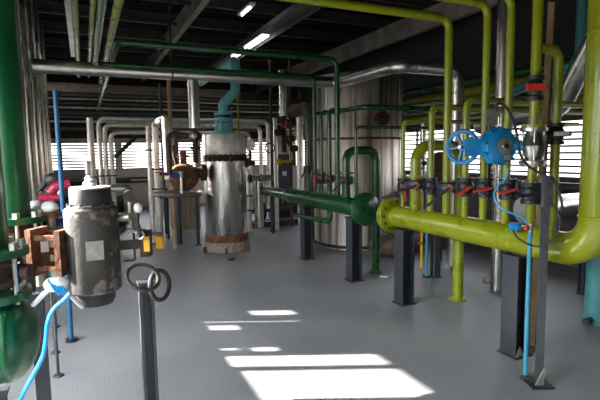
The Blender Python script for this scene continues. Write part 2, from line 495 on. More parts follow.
# drain bend below the green header
p = at(330, 226, X=HX)
pipe('drain_pipe', [(HX, p.y, zg - HG * .95), (HX, p.y, .66), (HX - .12, p.y + .9, .66)], .036, 'dgreen', 'short dark green drain bend hanging beneath the dark green header', fillet=.07)

# --- lime risers
ztl = zl + HL * .9
L1 = [(403, 121, .022), (431, 107, .03), (465.5, 100, .03)]
labs = ['slim lime green riser beside the header flange, bending right low', 'lime green riser between the thick loop and the hand wheel, bending right',
        'lime green riser behind the blue hand wheel, bending right']
for (px, py, r), lab in zip(L1, labs):
    yy = R(px, 160).y; zz = at(px, py, X=HX).z
    pipe('riser_pipe', [(HX, yy, ztl), (HX, yy, zz), (5.72, yy, zz)], r, 'lime', lab, fillet=.07)
L2 = [(447.5, .036, 'tall lime green riser passing left of the blue hand wheel and crossing under the roof'),
      (485, .031, 'tall lime green riser right of the hand wheel, turning left at the ceiling'),
      (508, .031, 'tall lime green riser behind the blue actuator')]
for (px, r, lab) in L2:
    yy = R(px, 120).y
    pipe('riser_pipe', [(HX, yy, ztl), (HX, yy, ZR), (.05, yy, ZR), (.05, yy, 4.0)], r, 'lime', lab, fillet=.1)
yc = R(533, 150).y
# line carrying the control valve (two lengths)
cvz = at(531, 146, X=HX).z
pipe('riser_pipe', [(HX, yc, ztl), (HX, yc, cvz - .13)], .034, 'lime', 'short lime green pipe below the polished control valve', flanges=[((HX, yc, cvz - .14), (0, 0, 1), .085, 'plate')])
pipe('riser_pipe', [(HX, yc, cvz + .13), (HX, yc, 3.4)], .036, 'lime', 'tall lime green pipe above the polished control valve', flanges=[((HX, yc, cvz + .14), (0, 0, 1), .085, 'lime')])
p556 = at(556, 130, Y=yc); zz = at(556, 50, Y=yc).z
pipe('riser_pipe', [(p556.x, yc, 0.95), (p556.x, yc, zz), (HX + .03, yc, zz)], .034, 'lime', 'lime green by-pass pipe arching over to the control valve line', fillet=.08)
# lime loop
yl = R(415.5, 190).y; xr = 3.58
pipe('loop_pipe', [(HX, yl, ztl), (HX, yl, 1.655), (xr, yl, 1.655), (xr, yl, .012)], .056, 'lime', 'thick lime green inverted U pipe going down to the floor', fillet=.17, seg=22,
     flanges=[((xr, yl, .012), (0, 0, 1), .09), ((HX, yl, 1.35), (0, 0, 1), .1), ((HX, yl, 1.26), (0, 0, 1), .1)])


# --- valves on the risers
def butterfly(px, py, R_, label, np='orange', X=HX, lever=.3, ang=215, band='cobalt', gear=True, y=None, m='black'):
    p = at(px, py, X=X) if y is None else V((X, y, at(px, py, X=X).z))
    t = thing('butterfly_valve', label, 'valve', p, 'lever valves on the riser pipes')
    b = MB().lathe([(R_ * .55, -.042), (R_, -.042), (R_ + .006, -.034), (R_ + .006, .034), (R_, .042), (R_ * .55, .042)], p, (0, 0, 1), 24); b.build('valve_body', m, t)
    MB().lathe([(R_ + .004, -.011), (R_ + .009, -.009), (R_ + .009, .009), (R_ + .004, .011)], p, (0, 0, 1), 24).build('band', band, t)
    bolt_parts(p, (0, 0, 1), R_ * .9, 6, .008, .12, 'bolt', 'darkvalve', t)
    d = V((-.62, -.78, 0)).normalized(); s0 = p + d * (R_ - .01); s1 = p + d * (R_ + .09)
    MB().cyl(s0, s1, .02, seg=12).build('neck', m, t)
    MB().lathe([(0, -.012), (.036, -.012), (.036, .012), (0, .012)], s1, d, 14).build('notch_plate', np, t)
    a = math.radians(ang); side = r0; e = s1 + d * .02 + (side * math.cos(a) + V((0, 0, 1)) * math.sin(a)) * lever
    MB().bar(s1 + d * .02, e, .042, .02, d).build('lever', 'grime', t)
    return t


def ballvalve(px, py, label, handle='red', X=HX, r=.04, L=.11, ang=205, y=None):
    p = at(px, py, X=X) if y is None else V((X, y, at(px, py, X=X).z))
    t = thing('ball_valve', label, 'valve', p, 'handled ball valves along the header pipes')
    MB().lathe([(r * .7, -.08), (r * 1.5, -.08), (r * 1.5, -.05), (r * 1.3, -.046), (r * 1.6, -.02), (r * 1.6, .02), (r * 1.3, .046), (r * 1.5, .05), (r * 1.5, .08), (r * .7, .08)], p, (0, 0, 1), 18).build('valve_body', 'black', t)
    d = V((-.5, -.86, 0)).normalized(); s1 = p + d * (r + .06)
    MB().cyl(p + d * r * .6, s1, .014, seg=10).build('stem', 'steel', t)
    a = math.radians(ang); side = r0
    v = side * math.cos(a) + V((0, 0, 1)) * math.sin(a)
    MB().bar(s1 - v * .02, s1 + v * L, .038, .018, d).build('handle', handle, t)
    bolt_parts(p, (0, 0, 1), r * 1.2, 6, .007, .17, 'bolt', 'steel', t)
    return t


butterfly(415.5, 184, .095, 'big black butterfly valve on the thick lime loop, its dark lever pointing left', y=yl, lever=.34, ang=200)
butterfly(447.5, 187, .075, 'black butterfly valve with blue band on the tall lime riser, lever slanting down left', lever=.26, ang=218)
butterfly(345.5, 180, .09, 'black butterfly valve with bright blue band on the dark green loop', y=R(346, 170).y, lever=.2, ang=222, np='rust')
butterfly(330, 178.5, .06, 'small black butterfly valve on the stouter dark green riser', lever=.18, ang=225, band='grime', np='rust')
butterfly(308, 170, .055, 'small black butterfly valve on the leftmost dark green riser', lever=.12, ang=240, band='grime', np='rust')
ballvalve(315, 176, 'black ball valve with red handle hanging down on a tall dark green riser', ang=268, L=.14)
ballvalve(321.5, 178, 'black ball valve with a dark handle on a thin dark green riser', handle='grime', ang=232, L=.16)
ballvalve(403.5, 186, 'black ball valve with red handle pointing down near the lime header flange', ang=272, L=.15)
ballvalve(431, 186, 'black ball valve with short dark handle just right of the thick lime loop', handle='grime', ang=200, L=.06)
ballvalve(465.5, 187, 'leftmost red-handled ball valve of the lime risers, handle sloping down', ang=213, L=.12, r=.044)
ballvalve(485, 187.5, 'red-handled ball valve in the middle of the lime risers, handle nearly level', ang=190, L=.12, r=.044)
ballvalve(508, 189, 'red-handled ball valve below the blue actuator', ang=190, L=.11, r=.044)
ballvalve(532, 193, 'ball valve with dark blue handle beside the rusty upright', handle='navy', ang=184, L=.13, r=.05, y=yc)
# red faced small valve high on the control line
p = V((HX, yc, at(532, 89, X=HX).z))
t = thing('ball_valve', 'small black valve with faded red handle high on the tall control line', 'valve', p)
MB().lathe([(.03, -.09), (.06, -.09), (.06, -.06), (.045, -.05), (.06, 0), (.045, .05), (.06, .06), (.06, .09), (.03, .09)], p, (0, 0, 1), 18).build('valve_body', 'black', t)
d = -fw.copy(); d.z = 0; d.normalize()
MB().bar(p + d * .08 - r0 * .1, p + d * .08 + r0 * .03, .045, .02, (0, 0, 1)).build('handle', 'red', t)
MB().cyl(p + d * .03, p + d * .08, .014, seg=10).build('stem', 'steel', t)
MB().cyl(p + r0 * .05, p + r0 * .09, .02, seg=10).build('side_plug', 'steel', t)
p = V((p556.x, yc, at(557, 134, Y=yc).z))
t = thing('ball_valve', 'black valve with pale label plate on the by-pass pipe right of the rusty upright', 'valve', p)
MB().lathe([(.03, -.08), (.06, -.08), (.06, -.055), (.045, -.05), (.065, 0), (.045, .05), (.06, .055), (.06, .08), (.03, .08)], p, (0, 0, 1), 18).build('valve_body', 'black', t)
MB().bar(p + d * .07 - r0 * .05, p + d * .07 + r0 * .06, .03, .015, (0, 0, 1)).build('handle', 'label', t)
MB().cyl(p + r0 * .05, p + r0 * .11, .022, seg=10).build('side_plug', 'steel', t)

# --- polished control valve
p = V((HX, yc, cvz))
t = thing('control_valve', 'polished steel control valve body between flanges beside the rusty upright', 'valve', p)
MB().lathe([(.035, -.13), (.095, -.13), (.095, -.108), (.05, -.1), (.065, -.06), (.085, 0), (.065, .06), (.05, .1), (.095, .108), (.095, .13), (.035, .13)], p, (0, 0, 1), 24).build('valve_body', 'steel', t)
bl = MB()
for k in range(4):
    a = PI / 4 + k * PI / 2; c = p + V((math.cos(a) * .07, math.sin(a) * .07, 0)); bl.cyl(c + V((0, 0, -.15)), c + V((0, 0, .15)), .008, seg=8)
bl.build('stud_bolts', 'steel', t)
# blue actuator: in front-left of the valve along -X direction of the picture
ac = at(498, 146, X=HX - .18)
ad = (ac - p).normalized(); ah = V((ad.x, ad.y, 0)).normalized()
MB().cyl(p + ah * .04, ac, .035, seg=16).build('bonnet', 'ablue', t)
t = thing('valve_actuator', 'bright blue rotary actuator with spoked hand wheel on a gearbox', 'actuator', ac)
fd = V((-.25, -.97, 0)).normalized()
MB().lathe([(0, -.075), (.085, -.075), (.125, -.05), (.135, -.02), (.135, .03), (.12, .055), (.07, .075), (0, .075)], ac, fd, 30).build('housing', 'ablue', t)
lf = -r0
gb = ac + lf * .2 + V((0, 0, -.01))
mb = MB().bar(ac + lf * .1, gb + lf * .04, .13, .07, (0, 0, 1)); mb.cyl(ac + lf * .08 + V((0, 0, .045)), gb + V((0, 0, .045)), .022, seg=12)
mb.build('gearbox', 'ablue', t)
MB().lathe([(0, 0), (.055, 0), (.06, .012), (.028, .016), (.024, .03), (0, .03)], ac + fd * .073, fd, 22).build('position_cap', 'plate', t)
MB().box(ac + fd * .095, (.03, .03, .03), Matrix.Rotation(.5, 3, 'Y')).build('position_pointer', 'black', t)
MB().bar(ac + fd * .075 + V((0, 0, -.085)) + r0 * .0, ac + fd * .075 + V((0, 0, -.085)) + r0 * .05, .035, .004, (0, 0, 1)).build('name_plate', 'plate', t)
wd = (lf * .77 + fd * .64).normalized(); hc = at(462.5, 147, X=HX - .34)
MB().cyl(gb, hc, .013, seg=10).build('wheel_shaft', 'steel', t)
w = MB().torus(hc, wd, .122, .018, 40, 10)
hub = hc; x = wd.orthogonal().normalized(); yv = wd.cross(x)
for k in range(5):
    a = 2 * PI * k / 5 + .25; w.bar(hub, hub + (x * math.cos(a) + yv * math.sin(a)) * .118, .03, .014, wd)
w.cyl(hub - wd * .02, hub + wd * .02, .028, seg=14)
hw = w.build('hand_wheel', 'ablue', t)
MB().cyl(hub + wd * .02, hub + wd * .05, .012, seg=10).build('hub_nut', 'steel', hw)
bolt_parts(ac + fd * .01, fd, .132, 10, .014, .09, 'housing_bolt', 'ablue', t)
MB().tube([ac + V((0, 0, .12)), ac + V((0, 0, .22)), ac + V((-.04, 0, .26))], .006, 8).build('air_fitting', 'steel', t)

t2 = thing('junction_box', 'small pale junction box behind the top of the blue actuator', 'box', at(492, 116, X=HX - .1))
MB().box(at(492, 117, X=HX - .06), (.11, .05, .12), Matrix.Rotation(-TH, 3, 'Z')).build('case', 'plate', t2)
MB().tube([at(497, 112, X=HX - .09), at(497, 104, X=HX - .09), at(500, 102, X=HX - .12)], .008, 8).build('cable_gland', 'darkvalve', t2)

# cables and hoses
def cable(name, pix, X, r, m, label, cat='cable', Y=None):
    pts = [at(a, b, Y=Y) if Y else at(a, b, X=X) for (a, b, *c) in pix]
    # smooth (Catmull-Rom)
    out = []
    for i in range(len(pts) - 1):
        p0, p1, p2, p3 = pts[max(i - 1, 0)], pts[i], pts[i + 1], pts[min(i + 2, len(pts) - 1)]
        for k in range(6):
            q = k / 6
            out.append(.5 * ((2 * p1) + (p2 - p0) * q + (2 * p0 - 5 * p1 + 4 * p2 - p3) * q * q + (3 * p1 - p0 - 3 * p2 + p3) * q ** 3))
    out.append(pts[-1])
    return tag(MB().tube(out, r, 8, fillet=0).build(name, m), label, cat)


cable('power_cable', [(496, 108), (499, 104), (506, 107), (513, 120), (518, 140), (519, 150), (524, 161), (534, 170), (546, 176), (555, 182), (560, 195), (562, 208), (557, 222), (556, 232)], 2.72, .009, 'rubber', 'black cable arching over the blue actuator to the switch box on the grey post')
cable('power_cable', [(513, 230), (518, 238), (530, 245), (541, 246), (552, 240), (559, 228), (560, 218), (556, 208), (551, 204)], 2.70, .007, 'rubber', 'dark cable sagging in a loop over the lime header at the grey post')
cable('air_hose', [(508, 168), (506, 178), (498, 186), (494, 196), (499, 206), (508, 212), (520, 216), (527, 222), (529, 229)], 2.74, .0065, 'hose', 'thin blue air hose from the actuator to the upright blue pipe', 'hose')
mb = MB()
p = at(515, 226, X=2.86)
for k in range(5): mb.torus(p + V((0, 0, -.03 + k * .012)), (0.1 * (k % 2), .1, 1), .036 + .006 * (k % 2), .006, 22, 6)
tag(mb.build('coiled_hose', 'hose'), 'small coil of blue air hose lying on the lime header', 'hose')
p = at(525, 379, Z=0)
t = thing('air_pipe', 'upright light blue air pipe in front of the lime header', 'pipe', p)
top = at(528, 230, X=p.x)
MB().tube([(p.x, p.y, .01), (p.x, p.y, top.z)], .0155, 12).build('pipe_body', 'lblue', t)
MB().lathe([(0, 0), (.035, 0), (.035, .008), (.02, .02), (.018, .035)], (p.x, p.y, 0), (0, 0, 1)).build('foot', 'darkvalve', t)
MB().cyl((p.x, p.y, top.z - .01), (p.x, p.y, top.z + .05), .016, seg=12).build('fitting', 'steel', t)
MB().bar((p.x - .045, p.y, top.z + .02), (p.x - .012, p.y, top.z + .02), .03, .02, (0, 0, 1)).build('tap', 'red', t)

# rusty upright + grey front post with switch box
b = at(531.5, 345, Z=0); tp = at(551.5, 2, Y=b.y)
t = thing('steel_upright', 'rusty brown angle iron upright leaning slightly behind the front grey post', 'upright', (b.x, b.y, 0))
MB().bar((b.x, b.y, 0), tp, .05, .006, r0).build('face_leg', 'rustbeam', t)
MB().bar(V((b.x, b.y, 0)) + r0 * .027 + V((.018, .03, 0)), tp + r0 * .027 + V((.018, .03, 0)), .006, .09, r0).build('side_leg', 'rustd', t)
p = at(538.5, 386, Z=0); tz = at(547, 182, Y=p.y).z
t = thing('front_post', 'tall grey channel post standing nearest the viewer in front of the lime header', 'post', (p.x, p.y, 0))
c = V((p.x, p.y, 0))
mb = MB()
mb.bar(c, c + V((0, 0, tz)), .056, .008, r0)
mb.bar(c + r0 * .025 + V((.026, .045, 0)), c + r0 * .025 + V((.026, .045, tz)), .008, .09, r0)
mb.build('channel', 'grey', t)
MB().add([V((p.x, p.y, .01)) + r0 * a + V((-.2, -.98, 0)) * b + V((0, 0, h)) for b in (.004, .012) for (a, h) in ((-.028, 0), (.028, 0), (.028, .12))], [(0, 1, 2), (5, 4, 3), (0, 3, 4, 1), (1, 4, 5, 2), (2, 5, 3, 0)]).build('bare_gusset', 'plate', t)
MB().box((p.x + .02, p.y + .02, .005), (.15, .15, .01), Matrix.Rotation(-TH, 3, 'Z')).build('base_plate', 'black', t)
t2 = thing('switch_box', 'small grey metal switch box with two screws on top of the front post', 'box', at(548, 190, Y=p.y - .02))
bc = V((p.x, p.y, at(548, 191, Y=p.y).z)) - V((math.sin(TH), math.cos(TH), 0)) * .02
MB().box(bc, (.058, .03, .2), Matrix.Rotation(-TH, 3, 'Z')).build('case', 'grey', t2)
for dz in (.045, -.045):
    MB().cyl(bc + V((0, 0, dz)) + V((-math.sin(TH), -math.cos(TH), 0)) * .014, bc + V((0, 0, dz)) + V((-math.sin(TH), -math.cos(TH), 0)) * .022, .008, seg=10).build('screw', 'black', t2)

# ------------------------------------------------------------------ large tank, duct
tc_ = V((4.35, 7.02, 0)); tr = .757
t = thing('storage_tank', 'large weathered silver clad upright tank behind the dark green pipes', 'tank', tc_)
MB().lathe([(0, .0), (tr * .97, 0), (tr * .97, .06), (tr, .06), (tr, 2.82), (tr * .98, 2.86), (0, 2.9)], tc_, (0, 0, 1), 64).build('shell', 'tankalu', t)
mb = MB()
zb = at(370, 138, Y=6.3).z
for zz in (zb,): mb.lathe([(tr, -.02), (tr + .015, -.02), (tr + .015, .02), (tr, .02)], tc_ + V((0, 0, zz)), (0, 0, 1), 64)
mb.build('hoop_band', 'rust', t)
mb = MB()
for k in range(20):
    a = 2 * PI * k / 20; mb.box(tc_ + V((math.cos(a) * (tr + .003), math.sin(a) * (tr + .003), 1.44)), (.012, .03, 2.74), Matrix.Rotation(a, 3, 'Z'))
mb.build('sheet_laps', 'tankalu', t)
MB().lathe([(tr, 0), (tr + .02, 0), (tr + .02, .05), (tr, .05)], tc_ + V((0, 0, .03)), (0, 0, 1), 64).build('foot_ring', 'rustd', t)
# round wheel on tank
p = at(384, 118, Y=6.05)
t = thing('tank_manhole', 'round dark rusty bolted cover fixed on the silver tank', 'cover', p)
nd = (V((p.x, p.y, 0)) - tc_).normalized()
MB().lathe([(0, .0), (.085, 0), (.11, -.02), (.11, -.08), (.07, -.08), (.06, -.24)], p, nd, 24).build('cover', 'rustd', t)
bolt_parts(p - nd * .03, nd, .098, 10, .014, .07, 'bolt', 'rust', t)

DY, DZ, DR, DX = 6.3, 2.65, .082, 3.56
t = thing('insulated_duct', 'long silver clad duct crossing below the roof and bending round the tank', 'duct', (DX, DY, DZ))
x0 = at(44, 66, Y=DY).x; p2 = at(398, 70, X=DX); p3 = at(457, 79, Y=p2.y)
pts = [(x0 - .12, DY, DZ), (DX, DY, DZ), (DX, p2.y, DZ), (p3.x, p2.y, DZ), (p3.x, p2.y, .05)]
MB().tube(pts, DR, 24, fillet=.17).build('duct_body', 'aluH', t)
for (c, a) in [((x, DY, DZ), (1, 0, 0)) for x in (.3, 1.3, 2.2, 3.1)] + [((DX, DY - .3, DZ), (0, 1, 0)), ((DX, p2.y + .3, DZ), (0, 1, 0)), ((DX + .28, p2.y, DZ), (1, 0, 0)), ((p3.x, p2.y, DZ - .3), (0, 0, 1)), ((p3.x, p2.y, 1.2), (0, 0, 1))]:
    MB().lathe([(DR * .99, -.02), (DR * 1.05, -.018), (DR * 1.05, .018), (DR * .99, .02)], c, a, 24).build('seam_band', 'aluH', t)
p = at(193.5, 100, Y=DY)
zb_ = at(195, 128, Y=DY).z
t = thing('drop_pipe', 'silver clad pipe dropping from the duct left of the centre vessel', 'pipe', (p.x, DY, zb_))
MB().tube([(p.x, DY, DZ - DR * .9), (p.x, DY, zb_)], .072, 22).build('pipe_body', 'aluH', t)
MB().lathe([(.071, -.02), (.078, -.018), (.078, .018), (.071, .02)], (p.x, DY, DZ - .14), (0, 0, 1), 22).build('collar', 'aluH', t)
# dark round valve at its foot
p2_ = at(196, 136, Y=DY)
t = thing('gate_valve', 'dark round valve body at the foot of the silver drop pipe', 'valve', p2_)
MB().sphere(V((p.x, DY, p2_.z)), .085, (1, 1, .85)).build('valve_body', 'darkvalve', t)
MB().lathe([(0, 0), (.03, 0), (.05, .01), (.05, .03), (.02, .05), (0, .05)], V((p.x, DY, p2_.z)) - V((fw.x, fw.y, 0)) * .08, -V((fw.x, fw.y, 0)), 18).build('cover', 'plate', t)
MB().tube([V((p.x, DY, p2_.z)) + V((-.05, 0, 0)), V((p.x - .3, DY, p2_.z + .03)), V((p.x - .35, DY, p2_.z - .02)), V((p.x - .35, DY, p2_.z - .5))], .035, 12).build('side_branch', 'darkvalve', t)
MB().tube([V((p.x, DY, p2_.z - .06)), V((p.x, DY, p2_.z - .36))], .035, 12).build('outlet', 'rustd', t)
MB().lathe([(.03, -.02), (.065, -.02), (.065, .02), (.03, .02)], V((p.x, DY, p2_.z - .16)), (0, 0, 1), 18).build('flange', 'rustd', t)

# ------------------------------------------------------------------ centre vessel
vx, vy, vr = 2.12, 7.56, .35
t = thing('filter_vessel', 'upright silver clad vessel with a pale flat drum head on a rough concrete base', 'vessel', (vx, vy, 0))
c = V((vx, vy, 0))
MB().lathe([(0, 0), (.37, 0), (.385, .02), (.38, .17), (0, .17)], c, (0, 0, 1), 40).build('concrete_base', 'conc', t)
MB().lathe([(.3, .16), (.365, .16), (.365, .2), (.345, .205), (.345, .225), (.362, .23), (.362, .27), (.34, .3), (.3, .3)], c, (0, 0, 1), 48).build('skirt_ring', 'rust', t)
MB().lathe([(.2, .28), (.335, .28), (.345, .3), (.345, 1.5), (.2, 1.5)], c, (0, 0, 1), 56).build('shell', 'alu', t)
MB().lathe([(.2, 1.49), (.36, 1.49), (.36, 1.525), (.33, 1.53), (.33, 1.55), (.36, 1.555), (.36, 1.59), (.2, 1.59)], c, (0, 0, 1), 56).build('head_flange', 'rustd', t)
MB().lathe([(.2, 1.585), (.345, 1.59), (.35, 1.6), (.35, 1.9), (.335, 1.925), (.15, 1.94), (0, 1.94)], c, (0, 0, 1), 56).build('drum_head', 'drum', t)
bolt_parts(c + V((0, 0, 1.54)), (0, 0, 1), .347, 24, .012, .13, 'flange_bolt', 'rustd', t)
p = at(230, 146, Y=7.24)
mb = MB().lathe([(0, 0), (.035, 0), (.045, -.01), (.045, -.05), (0, -.05)], p, -V((fw.x, fw.y, 0)), 18)
mb.tube([p, p + V((0, -.02, -.1)), p + V((0, -.0, -.35))], .014, 8)
mb.build('gauge', 'steel', t)
for k, a in enumerate((-2.9, -1.9, -.9, .3)):
    MB().box(c + V((math.cos(a) * .37, math.sin(a) * .37, .05)), (.14, .02, .1), Matrix.Rotation(a, 3, 'Z')).build('base_lug', 'rust', t)
# teal valve & bent pipe on the head
t = thing('top_valve', 'teal flanged valve and bent teal pipe on top of the centre vessel', 'valve', (vx, vy, 1.94))
MB().lathe([(0, 1.94), (.19, 1.94), (.19, 1.97), (.1, 1.98), (.11, 2.06), (.13, 2.1), (.1, 2.14), (.12, 2.16), (0, 2.16)], c, (0, 0, 1), 30).build('valve_body', 'teal_lit', t)
MB().lathe([(.05, 2.16), (.15, 2.16), (.15, 2.19), (.11, 2.2), (.11, 2.23), (.15, 2.24), (.15, 2.27), (.05, 2.27)], c, (0, 0, 1), 30).build('flanges', 'teal_lit', t)
MB().lathe([(.08, 2.19), (.135, 2.19), (.135, 2.24), (.08, 2.24)], c, (0, 0, 1), 30).build('gasket_band', 'navy', t)
bolt_parts(c + V((0, 0, 2.05)), (0, 0, 1), .13, 8, .014, .2, 'bolt', 'teal_lit', t)
MB().tube([(vx, vy, 2.25), (vx, vy, 2.42), (vx + .2, vy - .05, 2.62), (vx + .22, vy - .05, 3.12), (vx + .22, vy + 2.5, 3.12)], .08, 18, fillet=.1).build('bent_pipe', 'teal_lit', t)
# side valve right of vessel, small round bonnet
p = at(250, 145, Y=7.5)
t = thing('relief_valve', 'pale round capped valve beside the right of the drum head', 'valve', p)
MB().lathe([(0, -.03), (.05, -.03), (.085, -.01), (.085, .03), (0, .03)], p, -V((fw.x, fw.y, 0)), 20).build('cap', 'plate', t)
bolt_parts(p, V((fw.x, fw.y, 0)), .085, 10, .012, .07, 'bolt', 'plate', t)
MB().tube([p, p + V((0, 0, -.25)), p + V((-.12, 0, -.25))], .022, 10).build('stem', 'darkvalve', t)
# dark clustered valve at right
p = at(246, 163, Y=7.45)
t = thing('gate_valve', 'dark rusty valve with a small wheel on the right side of the centre vessel', 'valve', p)
MB().tube([p + V((-.25, .02, 0)), p + V((.15, 0, 0))], .045, 14).build('branch', 'rustd', t)
MB().sphere(p, .07, (1, 1, 1.1)).build('valve_body', 'darkvalve', t)
MB().torus(p + V((.02, -.02, .13)), (0, 0, 1), .06, .01, 20, 8).build('wheel', 'darkvalve', t)
MB().cyl(p, p + V((.02, -.02, .13)), .012, seg=8).build('stem', 'steel', t)
MB().lathe([(.04, -.02), (.075, -.02), (.075, .02), (.04, .02)], p + V((-.1, 0, 0)), (1, 0, 0), 18).build('flange', 'rustd', t)

# rust coloured horizontal drum at left of vessel, with flange nozzle
p = at(184, 177, Y=7.35)
t = thing('steam_trap_drum', 'rust brown rounded drum sitting left of the centre vessel', 'drum', p + V((0, 0, -.22)))
MB().sphere(p, .22, (1.05, .9, 1.0), seg=28, rings=18).build('shell', 'rust', t)
q = p + V((.12, -.12, .02))
MB().tube([p + V((.1, 0, .06)), p + V((.36, -.02, .06))], .085, 20).build('neck', 'rustd', t)
MB().lathe([(.05, -.03), (.13, -.03), (.13, 0), (.09, .004), (.13, .008), (.13, .04), (.05, .04)], p + V((.3, -.02, .06)), (1, 0, 0), 26).build('neck_flange', 'darkvalve', t)
MB().tube([p + V((0, 0, .18)), p + V((0, 0, .42))], .05, 14).build('top_nozzle', 'rust', t)
MB().lathe([(.04, -.02), (.09, -.02), (.09, .02), (.04, .02)], p + V((0, 0, .32)), (0, 0, 1), 18).build('nozzle_flange', 'rust', t)
MB().tube([p + V((-.1, 0, .15)), p + V((-.14, 0, .34)), p + V((-.14, 0, .5))], .02, 8).build('vent', 'rustd', t)

# platform frame with legs
pz = at(180, 193, Y=7.5).z
c0 = at(178, 192, Y=7.45)
t = thing('pipe_stand', 'dark steel stand with slim legs and a curved top rail left of the centre vessel', 'stand', (c0.x, c0.y, 0))
MB().torus((c0.x, c0.y, pz), (0, 0, 1), .36, .03, 32, 8).build('top_rail', 'silverpaint', t)
mb = MB(); mb.box((c0.x, c0.y, pz - .03), (.62, .5, .03)); mb.build('top_plate', 'charcoal', t)
for (px, py, w) in ((198.5, 245, .05), (181, 231, .035), (169, 239, .035), (163, 236, .03)):
    q = at(px, py, Z=0); MB().bar((q.x, q.y, 0), (q.x, q.y, pz - .02), w, w).build('leg', 'charcoal', t)
q = at(198.5, 245, Z=0); MB().box((q.x, q.y, .005), (.12, .12, .01)).build('foot_plate', 'charcoal', t)
# blue valve + red valve on it
q = at(177, 175, Y=7.1)
t = thing('ball_valve', 'bright cobalt blue valve standing on a thin pipe left of the rust drum', 'valve', q)
MB().tube([q + V((-.11, 0, 0)), q + V((.11, 0, 0))], .04, 14).build('valve_body', 'cobalt', t)
MB().tube([q + V((.06, 0, .01)), q + V((.06, 0, -.28))], .02, 10).build('stem_pipe', 'white', t)
MB().cyl(q + V((.06, 0, -.03)), q + V((.06, 0, .05)), .045, seg=14).build('collar', 'plate', t)
q = at(163, 174, Y=7.2)
t = thing('ball_valve', 'small valve with dull red handle left of the cobalt valve', 'valve', q)
MB().tube([q + V((-.05, 0, 0)), q + V((.1, 0, 0))], .028, 12).build('valve_body', 'darkvalve', t)
MB().bar(q + V((-.12, -.03, .03)), q + V((.02, -.03, .02)), .03, .015).build('handle', 'magenta', t)
# plywood screen behind
a_, b_ = at(178, 232, Z=0), at(205, 232, Z=0)
tag(MB().box(((a_.x + b_.x) / 2, a_.y + .45, .42), (abs(b_.x - a_.x) + .1, .3, .84)).build('plywood_crate', 'tan'), 'weathered tan plywood crate behind the pipe stand', 'crate')

# silver pipe beside vessel at right
p = at(259.5, 240, Z=0); zt_ = at(254, 178, Y=p.y).z
t = thing('insulated_pipe', 'short bluish silver pipe elbow right of the centre vessel', 'pipe', (p.x, p.y, 0))
MB().tube([(p.x, p.y, .25), (p.x, p.y, zt_ + .05)], .09, 20).build('pipe_body', 'alu', t)
MB().tube([(p.x - .2, p.y - .15, zt_), (p.x + .22, p.y - .15, zt_)], .055, 18).build('cross_pipe', 'alu', t)
MB().lathe([(.03, -.02), (.075, -.02), (.075, .02), (.03, .02)], (p.x - .21, p.y - .15, zt_), (1, 0, 0), 18).build('flange', 'darkvalve', t)
p = at(250, 232, Z=0)
pipe('insulated_pipe', [(p.x, p.y, .01), (p.x, p.y, 1.3)], .055, 'white', 'pale insulated upright leg close to the right of the centre vessel',
     flanges=[((p.x, p.y, .45), (0, 0, 1), .085, 'rustd'), ((p.x, p.y, .75), (0, 0, 1), .085, 'rustd')])

# ------------------------------------------------------------------ insulated verticals left and behind
def vpipe(px, py_base, ytop, r, m, label, Y, flz=(), group='insulated upright pipes at the back', zb=.01):
    p = at(px, 160, Y=Y); z1 = at(px, ytop, Y=Y).z
    return pipe('insulated_pipe', [(p.x, Y, zb), (p.x, Y, z1)], r, m, label, group=group,
                flanges=[((p.x, Y, at(px, f, Y=Y).z), (0, 0, 1), r * 1.6, 'darkvalve') for f in flz])


gY = 10.2
gx = [at(px, 160, Y=gY).x for px in (92, 100.5, 106, 112)]
gr = [at(px, 160, Y=gY).x for px in (268.5, 261, 250)]
zz = [at(104, 124, Y=gY).z, at(112, 132, Y=gY).z]
labs = ['highest long silver portal pipe behind the centre vessel, its left leg nearest the diagonal brace',
        'middle silver portal pipe nested behind the centre vessel', 'lowest silver portal pipe nested behind the centre vessel']
tops = [at(250, 121, Y=gY).z, at(240, 126.5, Y=gY).z, at(235, 133, Y=gY).z]
for k in range(3):
    yy = gY + .25 * k * 0 + (0, .0, .0)[k]
    pipe('insulated_pipe', [(gx[k + 1], yy, .01), (gx[k + 1], yy, tops[k]), (gr[k], yy, tops[k]), (gr[k], yy, .3)][::1], .046, 'white', labs[k], fillet=.13, group='nested portal pipes',
         flanges=[((gx[k + 1], yy, at(100, 176, Y=yy).z), (0, 0, 1), .09, 'darkvalve')])
vpipe(92, 0, 118, .062, 'white', 'stoutest pale upright pipe of the group before the left louvres', gY - .3, (177,))
vpipe(87.5, 0, 161, .05, 'white', 'short pale capped stub pipe left of the stoutest upright', gY - .5)
# white pipes px 148-175
pw = at(156, 150, Y=8.6)
pipe('insulated_pipe', [(pw.x, 8.6, .01), (pw.x, 8.6, at(150, 124, Y=8.6).z), (at(165, 118, Y=7.9).x, 7.9, at(165, 117, Y=7.9).z), (at(165.5, 118, Y=7.9).x, 7.9, 1.2)], .056, 'white',
     'pale insulated pipe arched over at the top, left of the rust drum', fillet=.08, flanges=[((pw.x, 8.6, 1.35), (0, 0, 1), .1, 'darkvalve'), ((pw.x, 8.6, 1.0), (0, 0, 1), .1, 'darkvalve')])
vpipe(149.5, 0, 126, .045, 'white', 'slim pale upright pipe at the left edge of the arched pipe', 8.8, (150,))
pipe('rusty_pipe', [(at(171.5, 150, Y=8).x, 8, .01), (at(171.5, 150, Y=8).x, 8, 2.9)], .032, 'rustbeam', 'thin rusty brown upright pipe right of the arched pale pipe')
vpipe(176.5, 0, 130, .045, 'charcoal', 'dark grey upright pipe behind the rust drum', 8.4, group=None)
